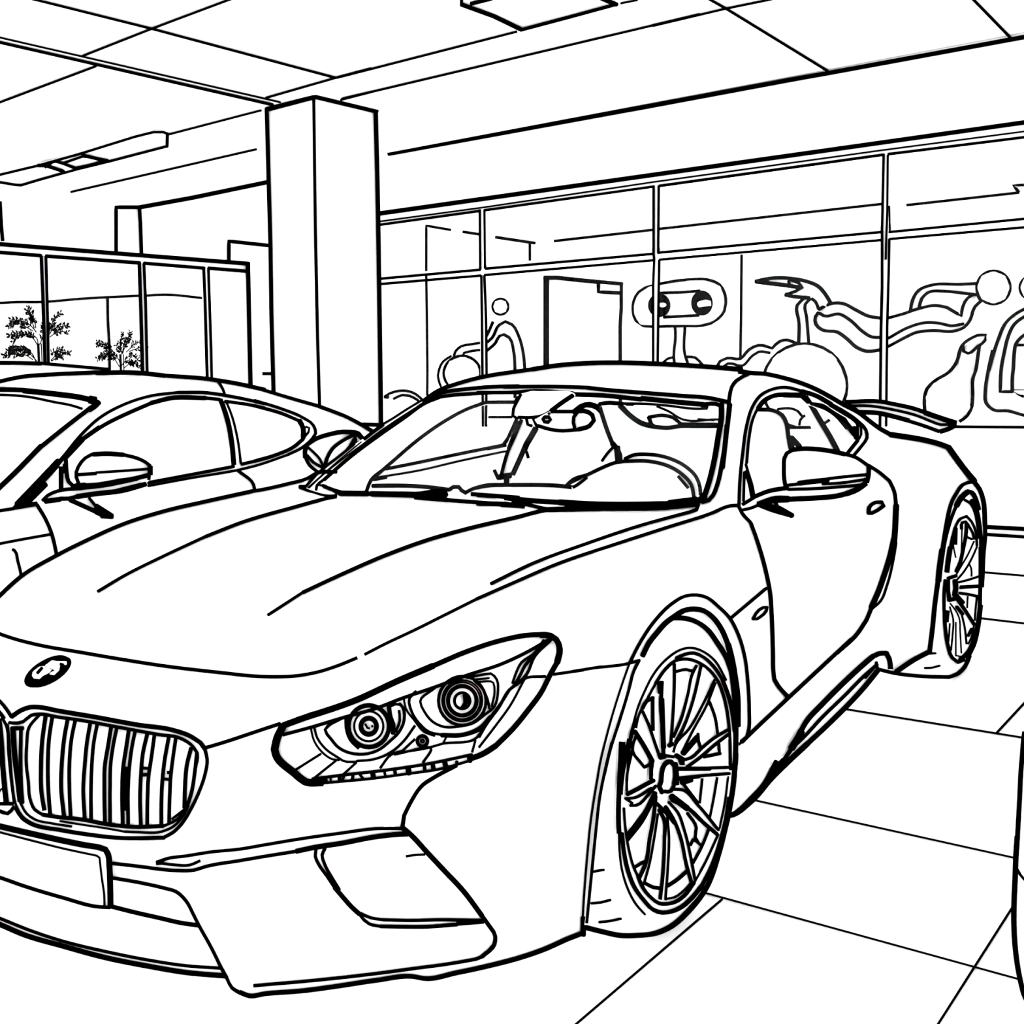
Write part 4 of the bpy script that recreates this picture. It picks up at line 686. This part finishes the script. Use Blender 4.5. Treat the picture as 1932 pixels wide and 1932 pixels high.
# ---- cabin, seen through the glass
CB = PV(-0.7); 
part('dashboard', coupe, PU(0.95), '@F 815,1060 860,990 1150,985 1280,1000 1420,1020 1550,1030 1700,985 1932,980 @G 450,980 690,1000 900,870 1060,815 1270,815 1400,850 1500,910 1560,980 1600,1070 1650,1110 1600,1140 1000,1170 0,1120',
   '''7: @F 860,992 1000,990 1150,992 1280,1002 1420,1020; 7: @F 1420,1020 1450,1000 1490,1000 1510,1025 1545,1045; 6: @F 1540,1040 1600,1010 1700,992 1932,985; 7: @G 0,1005 60,990 200,985; 7: @G 250,985 450,985 620,993 700,1003''', thick=0.1, back=REAR)
part('instrument_hood', coupe, PU(0.93), '@G 690,1000 770,930 900,870 1060,815 1130,765 1250,760 1400,790 1520,850 1600,930 1640,1060 1600,1120 1000,1150 700,1120', '''6: @G 655,985 700,945 800,912 900,865 1020,820 1060,815; 5: @G 700,1003 730,985 800,930; 3: @G 660,985 760,935; 6: @G 1075,797 1130,770 1250,762 1400,790 1520,850 1600,930 1625,1000 1630,1060; 6: @G 1060,813 1270,815 1400,850 1500,912 1560,980 1582,1080; 5: @G 1465,920 1540,1008''', thick=0.1, back=REAR)
part('wiper', coupe, BODY, '@F 850,1030 1170,1033 1410,1048 1410,1062 1170,1078 1180,1078 850,1070', '10: @F 850,1050 1000,1053 1170,1058; 6: @F 1170,1050 1410,1057; 8: @F 1170,1075 1410,1095; 7: @F 1400,1095 1600,1110 1800,1125; 8: @F 1800,1128 1932,1135; 7: @F 1580,1052 1700,1060 1932,1078; 7: @G 0,1058 200,1072; 9: @G 200,1078 400,1100 600,1112; 8: @G 0,1118 200,1125 350,1140; 6: @G 250,1110 400,1135 480,1155 700,1150; 9: @G 500,1165 900,1155; 11: @G 600,1112 800,1125 1000,1130 1400,1125; 9: @G 800,1150 1000,1155 1350,1150 1600,1125; 10: @G 1400,1115 1600,1090', off=0.004, thick=0.004, back=REAR, mi=1)
part('far_door_trim', coupe, PV(-1.6), '@F 960,870 1200,825 1500,760 1800,700 1840,690 1932,480 1960,500 1870,900 1860,980 1600,1010 860,990 820,1030 850,950', '''5.5: @F 960,868 1200,820 1500,757 1800,697; 5: @F 1810,695 1850,640 1932,480; 3: @F 900,930 1200,880 1500,810 1830,740; 5: @F 1700,722 1830,697; 6: @F 815,1035 850,950 950,865; 6: @F 870,945 960,930''', thick=0.005, back=IN)
part('far_window_frame', coupe, PV(-1.55), '@F 850,950 1000,820 1200,650 1400,510 1550,430 1660,390 1700,380 1920,380 1910,400 1700,400 1560,445 1400,530 1200,670 1000,840 960,870', '6: @F 850,950 1000,820 1200,650 1400,512 1550,432 1660,392; 5.5: @F 1650,392 1700,382 / 1900,382 / 1925,345', thick=0.005, back=IN)
part('seat_belt_pillar', coupe, PU(1.6), '@G 290,495 335,500 440,575 390,650 350,750 250,930 240,980 190,980 150,930 180,880 230,690', '''5.5: @G 290,500 240,610 195,690 150,705; 6: @G 325,510 270,640 225,740 195,840 175,920; 4: @G 300,520 225,720; 11: @G 430,570 390,640 360,690 340,740; 9: @G 345,720 310,800 260,910; 5: @G 360,740 375,790; 6: @G 125,875 155,940; 10: @G 150,930 245,915; 9: @G 215,920 215,980''', thick=0.03, back=REAR)
part('sun_visor', coupe, PU(1.25), '@G 320,320 290,380 262,440 265,480 300,492 400,495 480,480 540,445 600,390 700,325 400,300', '''5: @G 320,322 290,380 265,430 260,480 290,500; 5: @G 300,492 400,493 480,478 540,445; 8: @G 540,445 620,385 700,332; 5: @G 360,500 370,545 400,555; 5: @G 410,500 430,545 445,570''', thick=0.02, back=REAR)
part('rear_view_mirror', coupe, PU(1.2), '@G 420,510 470,480 540,445 700,450 800,440 850,480 855,520 800,565 720,588 600,590 500,575 450,555', '''6: @G 540,450 700,450; 8: @G 700,452 780,445 840,475 852,515 820,555 740,580; 6: @G 740,582 600,590 500,572 440,552; 6: @G 735,450 705,490 702,530 712,570; 6: @G 492,490 522,490 535,508 518,528 492,525 480,505 492,490; 4: @G 530,470 520,460''', thick=0.03, back=REAR)
mbl = MB(); mbl.line(PU(1.22), smooth('@G 700,450 750,410 820,392 890,415'), 6.5); mbl.line(PU(1.22), smooth('@G 745,425 800,412 870,430 900,460'), 3.5); mbl.build('mirror_arm', coupe)
part('front_seat', coupe, PU(1.75), '@G 440,575 600,500 890,410 940,560 1000,700 1045,815 900,870 700,1000 250,985 300,820', '''7.5: @G 895,420 920,500 950,590 990,690; 10: @G 985,680 1020,720 1040,770 1040,810; 11: @G 1020,700 1030,815; 4.5: @G 990,712 950,755 910,812''', thick=0.12, back=REAR)
part('front_seat', coupe, PU(1.9), '@G 890,400 915,385 1060,388 1130,480 1250,555 1400,565 1760,550 1700,900 1640,1030 1500,880 1250,780 1060,810 1000,700 920,500', '''7: @G 890,425 895,395 930,388 1060,392; 9: @G 1040,405 1130,490 1200,535 1290,558; 7: @G 1280,560 1400,568 1480,555 1600,555 1760,555; 8: @G 1480,545 1750,548; 4: @G 1060,392 1250,395 1400,408 1600,430 1680,428; 7: @G 1640,405 1680,425; 3.5: @G 1310,412 1400,450 1480,500 1760,508; 6: @G 1250,492 1350,478 1430,495 1490,545; 7: @G 1250,485 1270,540''', thick=0.12, back=REAR)
part('parcel_shelf', coupe, PU(2.4), '@G 1060,380 1780,420 1770,700 1640,700 1300,570 1100,470', '3: @G 1080,400 1140,402; 3: @G 1610,505 1740,515', thick=0.02, back=REAR)
part('front_seat', coupe, PV(-0.5), '@H 240,380 350,385 400,420 430,480 435,550 450,640 400,680 400,880 210,930 165,700 200,500', '''6.5: @H 240,380 340,388 390,415 420,470 430,540 445,630; 4: @H 365,378 430,372 490,390 515,420; 4: @H 500,480 505,450 560,400; 9: @H 450,560 500,615; 8: @H 450,590 455,625''', thick=0.15, back=IN)
part('rear_pillar', coupe, PV(-0.42), '@H 530,300 580,350 650,460 760,640 720,640 600,440', '8.5: @H 540,300 580,360 640,460 700,560 745,645; 4: @H 500,290 540,310', thick=0.03, back=IN)
part('rear_pillar', coupe, PV(-0.3), '@H 580,345 660,355 750,400 820,490 870,560 850,575 770,470 700,400 640,360', '6: @H 580,345 640,352 700,375; 9: @H 690,365 750,400 800,470 860,545; 4: @H 590,350 680,385 730,420 800,500', thick=0.03, back=IN)
mbl = MB(); mbl.line(PV(-0.6), smooth('@H 430,497 560,496 635,495', straight=True), 4); mbl.build('rear_seat_edge', coupe)
# ---- hidden far flank so the car is whole from the side
def mirrored(nm, src):
    me = src.data.copy(); o = bpy.data.objects.new(nm, me); COL.objects.link(o); o.parent = coupe
    n = Vector(V); 
    for v in me.vertices:
        d = (Vector(v.co)).dot(n); v.co = Vector(v.co) - 2 * d * n
    me.flip_normals(); return o
for ch in list(coupe.children):
    if ch.name.split('.')[0] in ('door', 'sill', 'side_skirt', 'wheel', 'headlight'):
        if ch.name.startswith('sill') or ch.name.startswith('side_skirt') or ch.name.startswith('wheel') and 'arch' not in ch.name:
            mirrored(ch.name.split('.')[0], ch)
# ------------------------------------------------------------------ the second coupe, parked behind
B2 = TPS('''0,682v=-3.5 230,682v=-3.4 230,703v=-3.0 0,720v=-3.0 480,735v=-3.05 609,771v=-3.05 700,810v=-2.85 190,757v=-2.92 30,955v=-2.7 0,922v=-2.78 0,740v=-3.3 0,850v=-3.05 440,885v=-2.65 585,850v=-2.68
 360,740v=-2.88 480,755v=-2.86 590,815v=-2.72 150,860v=-2.76 240,800v=-2.86 100,1008v=-2.6 0,1060v=-2.6 106,1048v=-2.6 400,1000v=-2.6 480,926v=-2.62 -80,1000v=-2.62 -80,700v=-3.5 200,1400v=-2.62 500,1150v=-2.6 700,950v=-2.62 -80,1400v=-2.65''')
coupe2 = thing('coupe', car(1.2, -3.5, 0), 'second white coupe parked behind at the left, cut off by the left edge', 'car')
MAINL = '@E -60,290 0,230 150,200 400,175 700,160 1000,165 1200,185 1500,210 1700,240 1932,290 @F 300,360 470,410 700,500 860,590'
part('roof', coupe2, B2, '@E -300,95 0,95 200,97 400,107 600,122 790,140 / 1000,165 700,160 400,175 150,200 0,230 -60,250 -300,330', '6.5: @E -300,95 0,95 200,97 300,100; 5: @E 300,98 400,107 600,124 800,143', thick=0.02, back=DOWN)
WS2 = '@E -300,310 0,290 170,295 400,325 600,350 / 720,370 / 500,540 300,700 100,900 0,1000 / -300,1150'
SW2 = '100,1155 250,1000 450,790 600,610 720,500 900,400 1100,335 1300,308 1500,310 1640,328 / 1700,560 1755,840 / 1400,925 1080,985 500,1090 250,1125'
QW2 = '@E 1640,328 1932,390 @F 200,430 350,490 430,550 445,610 420,650 350,710 250,760 0,840 / @E 1755,868'
part('cabin_side', coupe2, B2, '@E -300,330 0,230 150,200 400,175 700,160 1000,165 1200,185 1500,210 1700,240 1932,290 @F 300,360 470,410 700,500 860,590 / 900,640 700,720 450,660 / 420,655 350,715 250,765 0,850 @E 1750,872 1400,935 1080,995 500,1105 250,1130 100,1160 0,1175 -300,1250',
     '''7: @E -300,310 0,230 150,198 400,178 700,165; 8: @E 700,168 1000,168 1200,188; 7: @E 1200,188 1500,210 1700,240 1932,290; 5.5: @F 0,272 300,362 470,410; 6.5: @F 470,410 700,502 780,545 860,592; 4.5: @E 1590,230 1625,285 1640,325;
     8: @E -300,300 0,290 170,293; 10: @E 170,297 400,322 600,350 650,362; 15: @E 650,362 700,372; 11: @E 720,380 690,410 650,435; 8: @E 650,430 500,545 300,705; 9: @E 300,700 100,905 0,1000 -200,1190; 4: @E -200,330 0,328 200,342 400,382 520,405 600,430;
     4.5: @F 790,540 930,545; 4: @F 810,560 860,595; 5.5: @E 0,1172 100,1157; 6: @E 100,1155 270,1125''', thick=0.005, back=IN, holes=[WS2, '@E ' + SW2, QW2])
part('window_trim', coupe2, B2, '@E 100,1155 250,1000 450,790 600,610 720,500 900,400 1100,335 1300,308 1500,310 1700,340 1932,390 @F 200,430 350,490 430,550 445,610 420,650 350,710 250,760 0,840 @E 1755,868 1400,925 1080,985 500,1090 250,1125',
     '''5: @E 100,1152 250,1000 450,790 600,610 720,500 900,400 1100,335 1300,310; 5.5: @E 1300,310 1500,312 1700,342 1932,392; 5: @F 0,368 200,430 350,492 430,550 447,610 420,650 350,712 250,762; 4: @F 250,764 0,848 @E 1755,872 1400,933 1080,992;
     14: @E 130,1130 250,1005 430,815; 11: @E 430,830 540,715 600,650; 11: @E 180,1130 330,980; 5: @E 610,640 720,560; 7: @E 600,655 760,548 950,455 1100,390; 8: @E 1100,388 1250,352 1500,352; 6: @E 1500,352 1600,362; 5.5: @E 1640,375 1800,398 1932,425; 6: @F 0,408 200,465 320,515; 9: @F 330,520 355,570 355,640; 6.5: @F 355,650 290,705 150,768 0,812; 5.5: @F 0,812 @E 1760,834;
     9: @E 1610,370 1650,480 1685,640 1705,840; 4: @E 1650,378 1690,480 1730,640 1757,830; 5.5: @E 1705,850 1400,908 1080,968; 3.5: @F 375,560 400,570 395,600 365,635; 7: @E 110,1150 270,1120; 4: @E 170,1100 215,1115; 4: @E 435,820 480,790''', off=0.003, thick=0.005, back=IN,
     holes=['@E 225,1110 330,990 480,790 620,660 760,550 950,455 1100,390 1250,352 1500,352 1600,365 / 1700,840 / 1400,905 1080,965 500,1080', '@E 1650,380 1932,425 @F 200,465 320,515 355,570 350,640 290,705 150,770 0,812 @E 1765,832'])
part('windshield', coupe2, B2, WS2, '', off=-0.004, thick=0.005, back=REAR, mi=2)
part('side_window', coupe2, B2, '@E ' + SW2, '', off=-0.004, thick=0.005, back=IN, mi=2)
part('quarter_window', coupe2, B2, QW2, '', off=-0.004, thick=0.005, back=IN, mi=2)
part('cabin_lining', coupe2, PV(-3.3), '@E -300,250 0,262 170,260 700,300 1000,200 1500,230 1932,330 @F 300,430 440,560 350,720 0,870 @E 1500,960 500,1200 -300,1400', '', thick=0.005, back=IN)
part('fender', coupe2, B2, '@E -300,1250 0,1173 100,1157 / 270,1128 330,1230 380,1350 415,1500 / 450,1800 450,3000 -300,3000', '6: @E 270,1130 330,1230 380,1350 400,1430 415,1505; 4.5: @E -200,1455 0,1413 200,1375 372,1345; 5: @E 92,1455 105,1462 130,1540 150,1620 155,1655', thick=0.005, back=IN)
part('door', coupe2, B2, '@E 250,1130 500,1105 1080,993 1400,933 / 1740,875 / 1850,990 / 1870,1020 1950,1500 1932,2800 450,3000 450,1800 415,1500 380,1350 330,1230 270,1128', '5.5: @E 1735,880 1850,985 1858,1025', thick=0.005, back=IN)
part('rear_fender', coupe2, B2, '@E 1740,875 @F 0,850 250,767 350,715 420,655 450,655 700,700 860,590 900,700 900,1500 0,2600 / @E 1950,2800 / 1950,1500 1870,1020 1850,990', '', thick=0.005, back=IN)
m2 = part('door_mirror', coupe2, PV(-2.5), '@E 575,985 555,930 555,890 570,850 620,790 680,757 770,750 880,757 1000,785 1070,820 1105,850 1105,915 1090,950 1050,985 850,1040 650,1065 500,1090 350,1110 / 320,1090 450,1020',
     '''6: @E 575,980 556,930 556,890 572,850 620,790 680,758; 8: @E 680,762 780,757 900,765; 6: @E 900,765 1000,790 1060,818 1095,845; 9: @E 1095,845 1095,915; 5: @E 1090,910 1085,950; 5.5: @E 570,910 700,902; 4: @E 700,895 900,882 1090,868; 8: @E 550,990 700,985 850,960; 8: @E 850,958 950,945 1090,912; 11: @E 530,1000 620,990; 7: @E 560,1010 750,990 1000,940; 6: @E 310,1100 350,1060 420,1030 600,1010;
     9: @E 1060,980 900,1025 700,1050 560,1070; 7: @E 560,1070 500,1085 440,1085; 9: @E 440,1090 330,1105; 8: @E 1030,985 850,1030''', thick=0.07)
part('mirror_stalk', m2, PV(-2.56), '@E 500,1090 550,1085 650,1080 820,1205 820,1220 740,1212', '8: @E 510,1095 600,1135 740,1200; 12: @E 700,1175 760,1205; 8: @E 740,1212 820,1218; 10: @E 700,1140 815,1212; 5: @E 650,1080 690,1130', thick=0.03)
part('mirror_base', m2, PV(-2.6), '@E 435,845 470,800 490,920 530,985 520,1010 435,1020', '8: @E 445,850 445,1015; 7: @E 480,800 487,900 500,960 530,990; 5: @E 470,830 470,900', thick=0.03)
def simple_wheel(cu, cv, parent, r=0.33): return wheel_body(cu, cv, parent, r, 'wheel')
simple_wheel(0.3 - 0.5, -2.66, coupe2); simple_wheel(2.6, -2.66, coupe2)
simple_wheel(0.3 - 0.5, -4.2, coupe2); simple_wheel(2.6, -4.2, coupe2)
# ------------------------------------------------------------------ the third car, only its corner in view
car3 = thing('parked_car', car(2.0, 1.6, 0), 'white car at the far right edge with only its rounded front corner showing', 'car')
part('bumper', car3, PU(0.0), '@N 1932,1040 1925,1100 1918,1180 1905,1300 1900,1450 1892,1640 1880,1830 @Q 1886,400 1880,550 1874,700 1875,850 1882,950 1895,1050 1915,1150 1932,1220 2000,1330 2300,1480 2900,1600 3600,1500 3600,-400 2300,-450',
     '7: @N 1936,1020 1928,1080 1920,1180 1910,1300 1903,1450 1892,1650 1882,1830; 8: @Q 1893,300 1886,400 1880,550 1874,700 1875,850 1882,950 1895,1050 1915,1150 1932,1215 2000,1330; 4: @Q 1893,490 1910,520 1940,555', thick=0.25, back=tuple(U))
mbh = MB(); n = 20; secs = [(0.2, 0.72, .30, .62), (0.5, 0.86, .18, .78), (1.3, 0.88, .18, .92), (1.9, 0.88, .18, 1.25), (2.8, 0.88, .18, 1.3), (3.6, 0.87, .18, 1.02), (4.3, 0.8, .25, .9)]
for (uu, hw, zl, zh) in secs:
    for j in range(n):
        a = 2 * math.pi * j / n; c_, s_ = math.cos(a), math.sin(a)
        mbh.v.append(tuple(car(uu, 1.62 + hw * math.copysign(abs(c_) ** .5, c_), (zl + zh) / 2 + (zh - zl) / 2 * math.copysign(abs(s_) ** .6, s_))))
for i in range(len(secs) - 1):
    for j in range(n): mbh.face((i * n + j, i * n + (j + 1) % n, (i + 1) * n + (j + 1) % n, (i + 1) * n + j))
mbh.face(list(range(n))[::-1]); mbh.face([(len(secs) - 1) * n + j for j in range(n)]); mbh.build('body', car3)
for uu in (0.85, 3.5):
    for vv in (2.52, 0.96): simple_wheel(uu, vv, car3)
